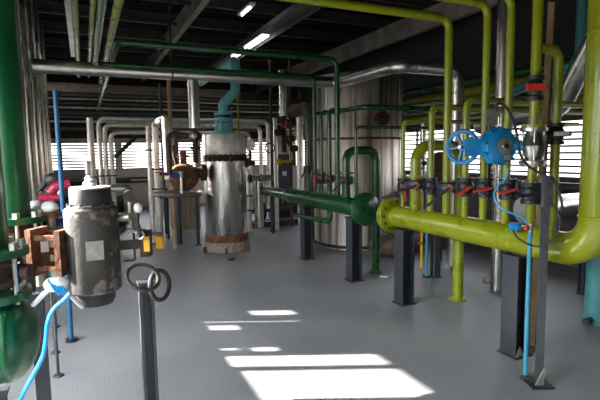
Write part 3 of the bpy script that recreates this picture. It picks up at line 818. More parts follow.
# horizontal background pipes
HB = [(96, .04, 'rack', 12.8, 'highest dusty pipe of those crossing before the back wall'), (100, .025, 'white', 13.0, 'second highest long back pipe, thin and pale'), (104, .04, 'rack', 13.2, 'thin brown pipe third from the top running across the back wall'), (108.5, .03, 'white', 12.6, 'upper pale pipe running across above the back louvres'),
      (113, .045, 'dkpipe', 12.0, 'dark bluish thick pipe running across above the back louvres'), (117.5, .03, 'rack', 12.6, 'pale pipe just beneath the dark bluish one'),
      (122, .028, 'white', 13.4, 'slim pale pipe under the other long back pipes'), (129, .04, 'rack', 13.6, 'dusty brown pipe low above the back louvres')]
for (py, r, m, Y, lab) in HB:
    z = at(120, py, Y=Y).z
    pipe('pipe_run', [(XL + .05, Y, z), (at(330, py, Y=Y).x, Y, z)], r, m, lab, group='long pipes across the back')
# grey diagonal brace
a_, b_ = at(116, 156, Y=13), at(137, 136, Y=13)
tag(MB().bar(a_ + (a_ - b_) * .08, b_, .2, .1, (0, 1, 0)).build('diagonal_brace', 'charcoal'), 'dark diagonal steel brace crossing the left back louvres', 'brace')
# dark verticals near centre right
for (px, Y, r, m, y0, lab) in ((272, 8.6, .03, 'darkvalve', 60, 'thin dark upright pipe left of the blue cabinet'), (291, 9.2, .03, 'rustd', 60, 'thin brown upright pipe right of the blue cabinet'),
                               (239.5, 8.4, .018, 'lime', 60, 'very thin olive pipe behind the teal valve'), (233, 8.4, .012, 'lblue', 108, 'very thin blue conduit right of the teal valve'),
                               (300, 9.4, .075, 'white', 112, 'pale insulated upright pipe between cabinet and green risers'), (275.5, 9.0, .05, 'white', 118, 'slim bright pipe beside the thin dark upright'),
                               (163, 9.6, .03, 'charcoal', 84, 'thin dark hanger pipe above the pale arched pipe')):
    p = at(px, 160, Y=Y); z1 = at(px, y0, Y=Y).z
    pipe('upright_pipe', [(p.x, Y, .01 if y0 != 108 else 1.9), (p.x, Y, z1)], r, m, lab)
p = at(283, 100, Y=8.0)
t = thing('drop_pipe', 'silver clad pipe dropping from the roof above the blue cabinet', 'pipe', (p.x, 8.0, at(283, 116, Y=8).z))
MB().tube([(p.x, 8.0, at(283, 116, Y=8).z), (p.x, 8.0, 3.1)], .088, 22).build('pipe_body', 'alu', t)
MB().lathe([(.086, -.02), (.094, -.018), (.094, .018), (.086, .02)], (p.x, 8.0, at(283, 110, Y=8).z), (0, 0, 1), 22).build('collar', 'alu', t)
# valve tree under it
zv = at(285, 128, Y=8).z
t = thing('valve_tree', 'cluster of dark rusty valves with red details below the silver drop pipe', 'valve', (p.x, 8, zv - .3))
MB().tube([(p.x, 8, zv + .22), (p.x, 8, zv - .45)], .045, 14).build('spine', 'rustd', t)
for k, (dx, dz, m_, rr) in enumerate(((.14, .1, 'grime', .07), (.02, .02, 'red', .06), (-.12, -.08, 'rustd', .07), (.1, -.2, 'rust', .075), (.18, -.38, 'grime', .06))):
    MB().lathe([(0, -.05), (rr, -.05), (rr, -.03), (rr * .5, -.01), (rr * .5, .02), (rr, .04), (rr, .06), (0, .06)], (p.x + dx, 7.95, zv + dz), (.4, -1, .2), 16).build('valve', m_, t)
MB().tube([(p.x - .12, 7.95, zv - .08), (p.x + .14, 7.95, zv + .1)], .03, 10).build('branch', 'rustd', t)
MB().tube([(p.x, 7.95, zv - .2), (p.x + .18, 7.95, zv - .38), (p.x + .18, 7.95, zv - .7)], .03, 10).build('lower_branch', 'rustd', t)
q = at(270, 148, Y=8.0)
tag(MB().torus(q, V((fw.x, fw.y, 0)), .085, .012, 28, 8).build('hand_wheel', 'darkvalve'), 'thin dark hand wheel ring left of the valve cluster', 'hand wheel')
# blue cabinet
a_, b_ = at(273.5, 196, Y=10.4), at(293, 196, Y=10.4); z1 = at(283, 154, Y=10.4).z
t = thing('control_cabinet', 'navy blue cabinet with a small white label', 'cabinet', ((a_.x + b_.x) / 2, 10.6, 0))
w_ = b_.x - a_.x
MB().box(((a_.x + b_.x) / 2, 10.6, z1 / 2), (w_, .4, z1)).build('case', 'navy', t)
MB().box(((a_.x + b_.x) / 2, 10.392, z1 / 2 + .3), (w_ * .92, .016, z1 - .7)).build('door', 'navy', t)
lp = at(284.5, 173.5, Y=10.375)
MB().box(lp, (.11, .006, .11)).build('label_sticker', 'label', t)
MB().box((b_.x - .05, 10.37, 1.1), (.02, .03, .1)).build('handle', 'black', t)
q = at(281, 162, Y=8.9)
t = thing('yellow_valve', 'yellow gas valve and pipe in front of the blue cabinet', 'valve', q)
MB().tube([q + V((-.08, 0, 0)), q + V((.22, 0, 0)), q + V((.22, 0, .3))], .03, 12).build('pipe', 'yellow', t)
MB().sphere(q + V((-.04, 0, 0)), .065, (1, 1, 1)).build('valve_body', 'yellow', t)
MB().bar(q + V((-.12, -.07, .05)), q + V((.06, -.07, .02)), .03, .015).build('handle', 'yellow', t)
# brown insulated lump behind the green risers
q0 = at(309, 150, Y=7.6)
t = thing('lagged_elbow', 'dark brown lagged pipe elbow behind the dark green risers', 'pipe', (q0.x, 7.6, 0))
z1 = at(318, 108, Y=7.6).z
MB().tube([(q0.x + .04, 7.6, .9), (q0.x + .04, 7.6, z1), (q0.x + .04, 8.3, z1)], .12, 20, fillet=.2).build('lagging', 'brown', t)
MB().tube([(q0.x + .04, 7.6, .02), (q0.x + .04, 7.6, .92)], .06, 14).build('riser', 'rustd', t)

# pump set on floor
pc = at(281, 226, Z=0); pc = V((pc.x, pc.y + .2, 0))
t = thing('pump_set', 'oily black pump with ribbed motor on a plinth behind the green header', 'pump', pc)
MB().box(pc + V((0, 0, .06)), (1.3, .5, .12)).build('plinth', 'grime', t)
mb = MB().tube([pc + V((-.05, 0, .34)), pc + V((.5, 0, .34))], .15, 24)
for k in range(16):
    a = 2 * PI * k / 16; mb.box(pc + V((.22, math.cos(a) * .155, .34 + math.sin(a) * .155)), (.46, .012, .03), Matrix.Rotation(a, 3, 'X'))
mb.build('motor', 'grime', t)
MB().lathe([(0, -.08), (.12, -.08), (.2, -.04), (.2, .06), (.1, .09), (0, .09)], pc + V((-.38, 0, .34)), (1, 0, 0), 26).build('volute', 'grime', t)
MB().tube([pc + V((-.3, 0, .34)), pc + V((0, 0, .34))], .04, 12).build('shaft_guard', 'darkvalve', t)
MB().tube([pc + V((-.38, 0, .5)), pc + V((-.38, 0, .85))], .05, 12).build('discharge', 'darkvalve', t)
MB().tube([pc + V((-.42, 0, .34)), pc + V((-.7, 0, .34)), pc + V((-.7, 0, .7))], .05, 12).build('suction', 'darkvalve', t)
MB().box(pc + V((.2, -.02, .54)), (.16, .12, .1)).build('terminal_box', 'brown', t)
p = at(273, 232, Z=0)
hpost('slim_post', p.x, p.y, 0, .88, .07, 'slim dark post in front of the oily pump')

# ------------------------------------------------------------------ right side background
XW = 5.55
RB = [(.07, 'dgreen', 443, 87.5, 'upper dark green pipe running along beneath the right roof edge'), (.05, 'aluH', 443, 91, 'thin bright silver pipe under the dark green one at the right'),
      (.075, 'lime', 443, 96, 'thick olive green pipe running along the right wall'), (.035, 'aluH', 443, 101.5, 'lower thin silver pipe along the right wall'),
      (.05, 'dgreen', 443, 108, 'lower dark green pipe along the right wall'), (.045, 'lime', 443, 114.5, 'lower olive pipe just above the right louvres'),
      (.03, 'lime', 443, 119.5, 'lowest thin olive pipe along the right wall')]
for k, (r, m, px, py, lab) in enumerate(RB):
    X = XW + .12 * (k % 2); p = at(px, py, X=X)
    pipe('pipe_run', [(X, .3, p.z), (X, 13.0, p.z)], r, m, lab, group='pipe runs along the right wall')
p = at(496.5, 291, Z=0)
t = thing('insulated_pipe', 'silver clad upright pipe standing on the floor behind the lime risers', 'pipe', (p.x, p.y, 0))
MB().tube([(p.x, p.y, .02), (p.x, p.y, 3.9)], .072, 22).build('pipe_body', 'alu', t)
for zz_ in (.08, 1.5, 2.5): MB().lathe([(.07, -.02), (.077, -.018), (.077, .018), (.07, .02)], (p.x, p.y, zz_), (0, 0, 1), 22).build('seam_band', 'alu', t)
MB().tube([(p.x - .05, p.y, .12), (p.x - .2, p.y, .12), (p.x - .2, p.y, .2)], .015, 8).build('drain_cock', 'steel', t)
p = at(435, 277, Z=0)
hpost('slim_post', p.x, p.y, 0, 1.15, .09, 'slim grey post behind the lime header, left of the thick lime leg', m='grey')
p = at(426.5, 277, Z=0)
pipe('air_pipe', [(p.x, p.y, 0.01), (p.x, p.y, 1.5)], .02, 'lblue', 'thin light blue upright pipe behind the lime header', flanges=[((p.x, p.y, .012), (0, 0, 1), .05, 'black')])
p = at(421.5, 268, Z=0)
pipe('gas_pipe', [(p.x, p.y, 0.01), (p.x, p.y, 1.0)], .018, 'yellow', 'thin yellow upright pipe left of the thin light blue one', flanges=[((p.x, p.y, .35), (0, 0, 1), .06, 'rust')])
# brown sacks/lagging heap
for (px, py, r, lab) in ((386, 260, .2, 'brown lumpy lagging bundle on the floor behind the green loop leg'), (401, 262, .2, 'brown rounded lagging bundle behind the flange post'),
                         (417, 256, .2, 'dark brown lagging bundle beside the yellow pipe')):
    p = at(px, py, Z=0); p = V((p.x + .1, p.y + .25, 0))
    tag(MB().sphere(p + V((0, 0, r * .8)), r, (1.15, .9, .8), jit=.08).build('lagging_bundle', 'brown'), lab, 'bundle', 'brown bundles on the floor')
# dark post far right, and thin brown
p = at(582, 294, Z=0)
hpost('slim_post', p.x, p.y, 0, .95, .07, 'slim dark post in front of the horizontal silver duct at the right', m='charcoal')
# teal column right, teal pipes
p = at(597, 322, Z=0)
t = thing('teal_column', 'thick teal upright pipe at the right edge of the floor', 'pipe', (p.x, p.y, 0))
MB().tube([(p.x, p.y, .01), (p.x, p.y, .95), (p.x + .9, p.y, .95)], .11, 26, fillet=.16).build('pipe_body', 'teal', t)
MB().lathe([(.1, 0), (.125, 0), (.125, .03), (.1, .04)], (p.x, p.y, 0), (0, 0, 1), 26).build('foot_ring', 'teal', t)
MB().tube([(p.x - .08, p.y, .04), (p.x - .2, p.y - .02, .04)], .03, 12).build('drain_stub', 'darkvalve', t)
p = at(583, 0, X=5.0)
q = at(555, 76, X=5.0)
pipe('teal_pipe', [(5.0, p.y, 4.1), (5.0, p.y, at(578, 62, X=5).z), (5.0, at(512, 92, X=5).y, at(512, 92, X=5).z)], .06, 'teal', 'teal pipe coming down from the roof at the right and running back', fillet=.15)
# inclined silver duct
a_, b_ = at(607, 18, X=4.4), at(560, 108, X=4.6)
t = thing('inclined_duct', 'wide dark silver duct slanting down behind the lime pipes at the right', 'duct', b_)
MB().tube([a_ + (a_ - b_) * .5, b_, (b_.x + .1, b_.y + 1.2, b_.z - .12)], .1, 24, fillet=.2).build('duct_body', 'aluH', t)
dd = (a_ - b_).normalized()
for q_ in (.15, .5, .85): MB().lathe([(.099, -.02), (.106, -.018), (.106, .018), (.099, .02)], b_ + (a_ - b_) * q_, dd, 24).build('seam_band', 'aluH', t)
# horizontal big silver duct right behind
p = at(572, 206, X=4.9)
t = thing('floor_duct', 'large horizontal silver duct behind the thick lime riser', 'duct', (4.9, p.y, p.z))
MB().tube([(4.0 + .15, p.y, p.z), (5.9, p.y, p.z)], .14, 28).build('duct_body', 'aluH', t)
for x_ in (4.5, 5.1): MB().lathe([(.139, -.02), (.147, -.018), (.147, .018), (.139, .02)], (x_, p.y, p.z), (1, 0, 0), 28).build('seam_band', 'aluH', t)
for x_ in (4.35, 5.6): MB().bar((x_, p.y, 0), (x_, p.y, p.z - .13), .06, .06).build('leg', 'charcoal', t)
p = at(575, 188, X=5.3)
pipe('pipe_run', [(5.3, .8, p.z), (5.3, 6.0, p.z)], .06, 'walldark' if False else 'grey', 'grey pipe running just under the right louvres')
# far dark valve disc behind the lime loop
p = at(440, 163, X=4.6)
t = thing('gate_valve', 'dark brown round valve seen through the lime loop with a thin side wheel', 'valve', p)
MB().lathe([(0, -.06), (.12, -.06), (.16, -.03), (.16, .03), (.12, .06), (0, .06)], p, V((fw.x, fw.y, 0)), 24).build('valve_body', 'rustd', t)
MB().cyl(p, p + (-r0) * .3, .03, seg=12).build('stem', 'darkvalve', t)
MB().torus(p + (-r0) * .3, (-r0 + V((0, -.5, 0))), .1, .011, 26, 8).build('wheel', 'darkvalve', t)
MB().tube([p + V((0, 0, -.1)), (p.x, p.y, .02)], .05, 14).build('support_pipe', 'rustd', t)
p = at(476, 205, X=4.3)
vp = at(423, 150, X=5.0)
pipe('insulated_pipe', [(5.0, vp.y, .01), (5.0, vp.y, at(423, 122, X=5).z)], .05, 'alu', 'slim silver upright between the tank and the thick lime loop')
p = at(472, 188, X=5.2)
pipe('pipe_run', [(5.2, 2.0, p.z), (5.2, 7.5, p.z)], .05, 'darkvalve', 'dark pipe running level behind the row of red handles')

# ------------------------------------------------------------------ left: silver bank, blue pipe, clutter
BX = -.6
labs = ['nearest of the pale silver clad uprights at the left', 'second nearest silver clad upright at the left', 'middle silver clad upright of the left bank',
        'second farthest silver clad upright of the left bank', 'farthest silver clad upright of the left bank']
for k, px in enumerate((20, 28.5, 35.5, 41, 45.5)):
    p = at(px, 120, X=BX)
    t = thing('insulated_pipe', labs[k], 'pipe', (BX, p.y, .35), 'bank of silver uprights at the left')
    MB().tube([(BX, p.y, .35), (BX, p.y, 4.0)], .068, 20).build('pipe_body', 'alu', t)
    for zz_ in (1.9, 2.5 + .1 * k, 3.2): MB().lathe([(.067, -.02), (.073, -.018), (.073, .018), (.067, .02)], (BX, p.y, zz_), (0, 0, 1), 20).build('seam_band', 'alu', t)
    MB().lathe([(.04, 0), (.1, 0), (.1, .03), (.04, .03)], (BX, p.y, .33), (0, 0, 1), 20).build('flange', 'darkvalve', t)
    MB().bar((BX, p.y, 0), (BX, p.y, .33), .06, .06).build('foot', 'charcoal', t)
p = at(59, 150, Y=4.4); z1 = at(55, 90, Y=4.4).z
pipe('air_pipe', [(p.x, 4.4, .01), (p.x, 4.4, z1)], .019, 'dblue', 'light blue upright pipe in front of the left louvres', flanges=[((p.x, 4.4, .012), (0, 0, 1), .05, 'black')])
# ceiling level lime pipes at far left, running away from viewer
for (px, py, r, z, m, lab) in ((75, 10, .035, 3.1, 'lime', 'leftmost olive pipe running away under the roof at upper left'), (92, 20, .03, 3.1, 'lime', 'slim olive pipe beside the green pipe at upper left'),
                               (117, 10, .042, 3.0, 'lime', 'broad olive pipe running away under the roof left of the green crossing pipe')):
    p = at(px, py, Z=z)
    pipe('pipe_run', [(p.x, .4, z), (p.x, 9.8, z)], r, m, lab, group='olive pipes under the roof at upper left')
p = at(71, 25, Z=3.3)
tag(MB().bar((p.x, .5, 3.3), (p.x, 9.0, 3.3), .09, .03).build('cable_tray', 'aluH'), 'narrow bright cable tray running away at upper left', 'cable tray')

# fluorescent lights in tray
lx = at(300, 15, Z=3.72).x
t = thing('light_trunking', 'long grey ceiling trunking that carries the fluorescent tubes', 'trunking', (lx, 5.6, 3.74))
mb = MB(); mb.box((lx, 6.4, 3.82), (.34, 11, .012))
mb.box((lx - .17, 6.4, 3.78), (.012, 11, .09)); mb.box((lx + .17, 6.4, 3.78), (.012, 11, .09)); mb.build('tray', 'beam', t)
mb = MB()
for k in range(4):
    mb.box((lx, 1.5 + k * 2.6, 4.05), (.02, .02, .46))
mb.build('hanger_rods', 'darkvalve', t)
for (a, b, lab) in ((at(264, 36, Z=3.74).y, at(243, 48, Z=3.74).y, 'bright fluorescent lamp in the ceiling trunking, the longer one'), (at(239, 52, Z=3.74).y, at(231, 57, Z=3.74).y, 'bright fluorescent lamp in the ceiling trunking, the farther short one')):
    t = thing('ceiling_light', lab, 'light', (lx, (a + b) / 2, 3.8), 'fluorescent lamps')
    MB().box((lx, (a + b) / 2, 3.79), (.16, abs(b - a) + .1, .04)).build('reflector', 'label', t)
    for dx in (-.04, .04): MB().tube([(lx + dx, a, 3.75), (lx + dx, b, 3.75)], .019, 12).build('tube', 'tube', t)
p = at(246, 11, Z=4.0)
t = thing('ceiling_light', 'small separate fluorescent lamp left of the trunking near the picture top', 'light', (p.x, p.y, 4.0), 'fluorescent lamps')
MB().box((p.x, p.y, 4.03), (.1, .7, .04)).build('reflector', 'label', t)
MB().tube([(p.x, p.y - .22, 3.99), (p.x, p.y + .22, 3.99)], .016, 12).build('tube', 'tube', t)
# pipe hangers on the duct
for (px, lab) in ((97 + 76, 'dark hanger clamp holding the silver duct above the pale arched pipe'),):
    p = at(px, 74, Y=DY - .1)
    t = thing('pipe_hanger', lab, 'hanger', (p.x, DY, 2.7))
    MB().bar((p.x, DY - .02, DZ + .05), (p.x, DY - .02, 4.1), .03, .012).build('rod', 'darkvalve', t)
    MB().torus((p.x, DY, DZ), (1, 0, 0), DR + .012, .01, 24, 6).build('clamp', 'darkvalve', t)

# ------------------------------------------------------------------ left foreground: green valve stacks
GX = -.40
for k, (px, fz, Y, lab) in enumerate(((14, 1.25, 3.12, 'tall thick dark green upright pipe with flanged wafer valve at the left edge'),
                                      (-16, 1.185, 2.45, 'nearest green flanged upright cut off by the left edge'))):
    X = at(px, 220, Y=Y).x
    t = thing('green_riser', lab, 'pipe', (X, Y, .7))
    r = .088
    MB().tube([(X, Y, fz), (X, Y, ZC - .3)], r, 32).build('pipe_body', 'bgreen', t)
    MB().lathe([(r, 0), (r + .02, 0), (.165, 0), (.165, -.035), (r, -.035)], (X, Y, fz + .01), (0, 0, 1), 36).build('upper_flange', 'bgreen', t)
    MB().lathe([(r, 0), (.165, 0), (.165, .035), (r, .035)], (X, Y, fz - .22), (0, 0, 1), 36).build('lower_flange', 'bgreen', t)
    MB().tube([(X, Y, fz - .22), (X, Y, .75)], r, 32).build('lower_pipe', 'bgreen', t)
    b_ = MB()
    for i in range(8):
        a = 2 * PI * i / 8 + .2
        c = V((X + math.cos(a) * .135, Y + math.sin(a) * .135, fz)); b_.cyl(c + V((0, 0, -.24)), c + V((0, 0, .035)), .011, seg=8)
        b_.cyl(c + V((0, 0, .01)), c + V((0, 0, .04)), .02, seg=6)
    b_.build('stud_bolts', 'steel', t)
    t2 = thing('wafer_valve', ('dark rusty wafer valve clamped in the thick green upright', 'rusty wafer valve clamped in the nearest green upright')[k], 'valve', (X, Y, fz - .18))
    MB().lathe([(.05, -.16), (.125, -.16), (.135, -.13), (.11, -.11), (.11, -.07), (.135, -.05), (.125, -.03), (.05, -.03)], (X, Y, fz), (0, 0, 1), 32).build('valve_body', 'rustd', t2)
    MB().tube([(X + .08, Y - .02, fz - .1), (X + (.28, .17)[k], Y - .06, fz - .1)], .035, 14).build('valve_neck', 'rustd', t2)
# fat green header stub with domed end pointing right
zc_ = .77; rr = .2; DYG = 2.47
xe = at(41, 325, Y=DYG).x - .13
t = thing('green_drum', 'fat glossy green header with domed end low at the left edge', 'pipe', (xe - .4, DYG, .5))
MB().lathe([(0, 0), (rr, 0), (rr, 1.1)] + [(rr * math.cos(a * PI / 16), 1.1 + .125 * math.sin(a * PI / 16)) for a in range(1, 8)] + [(0, 1.225)], (xe - 1.1, DYG, zc_), (1, 0, 0), 48).build('shell', 'bgreen', t)
for xx in (-.08, .0): MB().lathe([(rr, -.012), (rr + .007, -.005), (rr + .007, .005), (rr, .012)], (xe + xx, DYG, zc_), (1, 0, 0), 48).build('weld_seam', 'bgreen', t)
# supports at left bottom
for (px, py, w, zt_, lab, m) in ((14, 420, .16, .49, 'broad charcoal post beneath the fat green header at lower left', 'charcoal'), (46, 402, .07, .82, 'narrow dark post right of the fat green header', 'charcoal')):
    p = at(px, py, Z=0) if px < 40 else at(46.5, 430, Z=0)
    if px < 40: p = V((xe - .12, DYG, 0))
    hpost('support_post', p.x, p.y, 0, zt_, w, lab, m=m)

# actuator cylinder (grey, flaking)
A = at(93.5, 250, Y=2.62); ax_, ay_ = A.x, 2.62
r_ = .13
zt_, zb_ = at(94, 208, Y=2.55).z, at(94, 296, Y=2.5).z
t = thing('valve_cylinder', 'grey flaking upright cylinder with dark domed cap and pale lid in the left foreground', 'actuator', (ax_, ay_, zb_ - .06))
c = V((ax_, ay_, 0))
MB().lathe([(0, zb_), (r_ - .01, zb_), (r_, zb_ + .01), (r_, zt_ - .01), (r_ - .01, zt_), (0, zt_)], c, (0, 0, 1), 56).build('body', 'flaked', t)
MB().lathe([(0, zt_), (.114, zt_), (.114, zt_ + .01), (.105, zt_ + .014), (0, zt_ + .024)], c, (0, 0, 1), 48).build('lid_rim', 'flaked', t)
MB().lathe([(0, zt_), (.1, zt_), (.1, zt_ + .088), (.096, zt_ + .096), (0, zt_ + .1)], c, (0, 0, 1), 48).build('cap', 'grime', t)
MB().lathe([(0, zt_ + .09), (.097, zt_ + .096), (.094, zt_ + .104), (0, zt_ + .108)], c, (0, 0, 1), 48).build('lid', 'cloth', t)
MB().lathe([(0, 0), (.03, 0), (.032, .02), (.02, .03), (.022, .045), (.012, .055), (0, .055)], c + V((-.0, 0, zt_ + .104)), (0, 0, 1), 16).build('lid_knob', 'cloth', t)
MB().lathe([(0, zb_ - .07), (.085, zb_ - .07), (.095, zb_ - .045), (.095, zb_), (0, zb_)], c, (0, 0, 1), 36).build('bottom_plug', 'rubber', t)
bolt_parts(c + V((0, 0, zt_ + .012)), (0, 0, 1), .107, 12, .006, .02, 'rim_bolt', 'flaked', t)
nd = (V((0, 0, 0)) - c); nd.z = 0; nd.normalize(); nd = (nd + r0 * .06).normalized(); ns = V((-nd.y, nd.x, 0))
MB().bar(c + nd * (r_ - .004) + V((0, 0, at(94, 241, Y=2.5).z)), c + nd * (r_ - .004) + V((0, 0, at(94, 260, Y=2.5).z)), .08, .012, ns).build('name_plate', 'plate', t)
# bracket (yoke)
zt2, zb2 = at(50, 236, Y=2.6).z, at(50, 271, Y=2.6).z
xl_, xr_ = at(38, 250, Y=2.7), at(66, 250, Y=2.62)
t = thing('valve_yoke', 'rusty open yoke bracket joining the green valve to the grey cylinder', 'bracket', ((xl_.x + xr_.x) / 2, 2.65, zb2))
dv = (xr_ - xl_); dv.z = 0; dn = dv.normalized(); pn = V((-dn.y, dn.x, 0))
zm = (zt2 + zb2) / 2
for nm, cc, hh in (('left_plate', V((xl_.x, xl_.y, zm)), .24), ('right_plate', V((xr_.x, xr_.y, zm)), .23)):
    MB().bar(cc + V((0, 0, -hh / 2)), cc + V((0, 0, hh / 2)), .03, .14, dn).build(nm, 'rust', t)
for nm, z_ in (('top_arm', zt2 - .01), ('bottom_arm', zb2 + .01)):
    for s_ in (-.05, .05):
        MB().bar(V((xl_.x, xl_.y, z_)) + pn * s_, V((xr_.x, xr_.y, z_)) + pn * s_, .02, .025, pn).build(nm, 'rust', t)
MB().tube([V((xl_.x, xl_.y, zm)), V((xr_.x, xr_.y, zm)) + dn * .03], .018, 12).build('spindle', 'rust', t)
MB().box(V((xl_.x, xl_.y, zm + .03)) + dn * .06 - pn * .03, (.035, .01, .055)).build('tag_plate', 'label', t)

# wrapped tap + hose
p = at(56, 284, Y=2.35)
t = thing('wrapped_tap', 'tap wrapped in a white rag and blue tape below the rusty yoke', 'tap', p)
MB().sphere(p, .044, (1.15, .9, .8), jit=.06).build('rag', 'cloth', t)
mb = MB()
for k in range(4): mb.torus(p + V((.014 * k - .01, 0, -.012 - .006 * k)), (.9, .1, .5), .041, .006, 20, 6)
mb.build('tape', 'hose', t)
a_ = at(33, 305, Y=2.4)
MB().tube([p + V((-.03, 0, -.02)), a_], .012, 10).build('left_pipe', 'label', t)
MB().tube([p + V((.03, 0, -.03)), at(82, 307, Y=2.45)], .010, 10).build('right_pipe', 'label', t)
cable('air_hose', [(70, 293, -.02), (64, 300, -.04), (54, 309, -.07), (48, 322, -.09), (46, 340, -.10), (43, 356, -.11), (34, 374, -.13), (20, 400, -.15), (12, 418, -.16)], -.1, .0085, 'hose', 'blue air hose curling down from the wrapped tap past the fat green header', 'hose', Y=2.12)

# right hand fittings of the cylinder
zf = at(120, 187, Y=2.65).z
t = thing('sensing_line', 'thin silver pipe elbow leaving the grey cylinder cap to the right and turning down', 'pipe', (ax_ + .2, 2.6, zf))
e1 = at(129, 187, Y=2.62); e2 = at(130, 226, Y=2.6)
MB().tube([V((ax_ + .1, 2.62, e1.z)), e1, V((e1.x, e1.y, e2.z))], .021, 14, fillet=.035).build('pipe_body', 'steel', t)
MB().lathe([(0, -.02), (.03, -.02), (.03, .02), (0, .02)], at(129, 196, Y=2.57), (0, 1, 0), 14).build('union', 'darkvalve', t)
MB().cyl((e1.x, e1.y, e2.z - .03), (e1.x, e1.y, e2.z + .01), .032, seg=8).build('nut', 'plate', t)
k1 = at(138, 208, Y=2.55); k2 = at(140, 235, Y=2.55)
t = thing('needle_valve', 'small valve with pale oval knob and ring right of the grey cylinder', 'valve', k2)
MB().sphere(k1, .022, (1, 1, 1.25)).build('knob', 'label', t)
MB().tube([k1, at(137, 222, Y=2.55), k2], .012, 10).build('stem', 'darkvalve', t)
MB().torus(k2, -V((fw.x, fw.y, 0)), .02, .006, 20, 8).build('ring', 'steel', t)
MB().tube([V((ax_ + .12, 2.6, at(118, 218, Y=2.6).z)), at(130, 217, Y=2.56)], .02, 12).build('branch', 'plate', t)
q = at(146, 243, Y=2.6)
t = thing('solenoid_block', 'dark solenoid block with yellow tags right of the grey cylinder', 'solenoid', q)
MB().box(q, (.05, .06, .14), Matrix.Rotation(-TH, 3, 'Z')).build('case', 'rustd', t)
MB().box(q + V((.0, -.032, .0)), (.03, .01, .08), Matrix.Rotation(-TH, 3, 'Z')).build('yellow_tag', 'yellow', t)
q2 = at(160, 242, Y=2.75)
MB().box(q2, (.04, .04, .07), Matrix.Rotation(-TH, 3, 'Z')).build('side_lamp', 'yellow', t)
MB().tube([q + V((0, 0, .05)), q2 + V((0, 0, .045))], .016, 10).build('link_pipe', 'steel', t)
MB().tube([V((ax_ + .14, 2.6, q.z + .05)), at(130, 228, Y=2.6), q + V((-.02, 0, .05))], .014, 10).build('inlet_pipe', 'steel', t)
fr_ = MB(); a0_ = at(123, 229, Y=2.62); a1_ = at(135, 260, Y=2.62)
fr_.tube([a0_, (a1_.x, 2.62, a0_.z), (a1_.x, 2.62, a1_.z), (a0_.x, 2.62, a1_.z)], .006, 8, fillet=.01)
fr_.build('wire_loop', 'darkvalve', t)
MB().bar(V((ax_ + .13, 2.6, q.z + .0)), q + V((-.02, 0, 0)), .05, .02, (0, 0, 1)).build('mount', 'darkvalve', t)
# post with hose rings in front right
p = at(145.5, 283, Y=2.35)
hpost('support_post', p.x, 2.35, 0, p.z, .068, 'charcoal post standing right of the grey cylinder with a cable ring over it', m='charcoal', side=(0, 1, 0))
q = at(155, 283, Y=2.3)
t = thing('cable_ring', 'pair of dark armoured cable loops hanging over the charcoal post', 'cable', q)
MB().torus(at(160, 285, Y=2.32), (.7, -.7, .15), .072, .011, 36, 8).build('right_loop', 'rubber', t)
MB().torus(at(143, 277, Y=2.25), (.3, -.75, .9), .075, .010, 36, 8).build('left_loop', 'darkvalve', t)

# small stub pipes standing on floor at left
for (px, py, h, lab) in ((56, 327, .62, 'farthest of three thin floor rods beside the green header'), (55.5, 353, .55, 'middle of three thin floor rods beside the green header'), (58.5, 376, .5, 'nearest of three thin floor rods beside the green header')):
    p = at(px, py, Z=0)
    t = thing('floor_rod', lab, 'rod', p, 'thin floor rods')
    MB().tube([(p.x, p.y, .0), (p.x, p.y, h)], .011, 8).build('rod', 'grey', t)
    MB().lathe([(0, 0), (.04, 0), (.03, .012), (0, .012)], (p.x, p.y, 0), (0, 0, 1), 12).build('foot', 'darkvalve', t)

# clutter behind: crimson pipes, black lever valve, white valve
p = at(62, 190, Y=5.0)
t = thing('crimson_valve', 'crimson painted valve and pipe below the silver uprights', 'valve', p)
MB().tube([at(38, 198, Y=5.0), at(59, 197, Y=5.0)], .036, 14).build('front_pipe', 'magenta', t)
MB().tube([at(50, 193, Y=5.0), at(56, 186, Y=5.0), at(70, 184, Y=5.0)], .05, 14, fillet=.08).build('rear_pipe', 'magenta', t)
MB().sphere(at(60, 193, Y=5.0), .035, (1, 1, 1.2)).build('cap', 'plate', t)
p = at(50, 180, Y=5.15)
t = thing('black_valve', 'black clutter valve with a bent pipe before the silver uprights', 'valve', p)
MB().tube([at(40, 190, Y=5.15), at(50, 176, Y=5.15), at(60, 178, Y=5.15), at(64, 190, Y=5.15)], .03, 12, fillet=.08).build('bent_pipe', 'grime', t)
MB().sphere(at(54, 180, Y=5.15), .09, (1, .8, .8), jit=.08).build('valve_body', 'grime', t)
MB().bar(at(38, 192, Y=5.15), at(49, 174, Y=5.15), .04, .02).build('lever', 'darkvalve', t)
for (px, py, Y, r, m, lab) in ((36, 207, 3.3, .05, 'drum', 'pale round valve bonnet between the green flange and grey cylinder'), (50, 207, 3.15, .045, 'cloth', 'white capped fitting beside the grey cylinder')):
    p = at(px, py, Y=Y)
    t = thing('bonnet_valve', lab, 'valve', p)
    MB().sphere(p, r, (1.1, 1, .8), jit=.05).build('bonnet', m, t)
    MB().lathe([(0, -.03), (r * 1.4, -.03), (r * 1.4, 0), (0, 0)], p - V((0, 0, r * .7)), (0, 0, 1), 18).build('flange', 'rust', t)
    MB().tube([p - V((0, 0, r)), p - V((0, 0, .5))], r * .6, 12).build('stem_pipe', 'plate', t)
p0_, p1_ = at(36, 226, Y=3.26), at(64, 224, Y=3.26)
tag(MB().tube([p0_, p1_ + V((.1, 0, 0))], .04, 14).build('blue_pipe', 'dusk'), 'dusky blue pipe running level behind the rusty yoke', 'pipe')
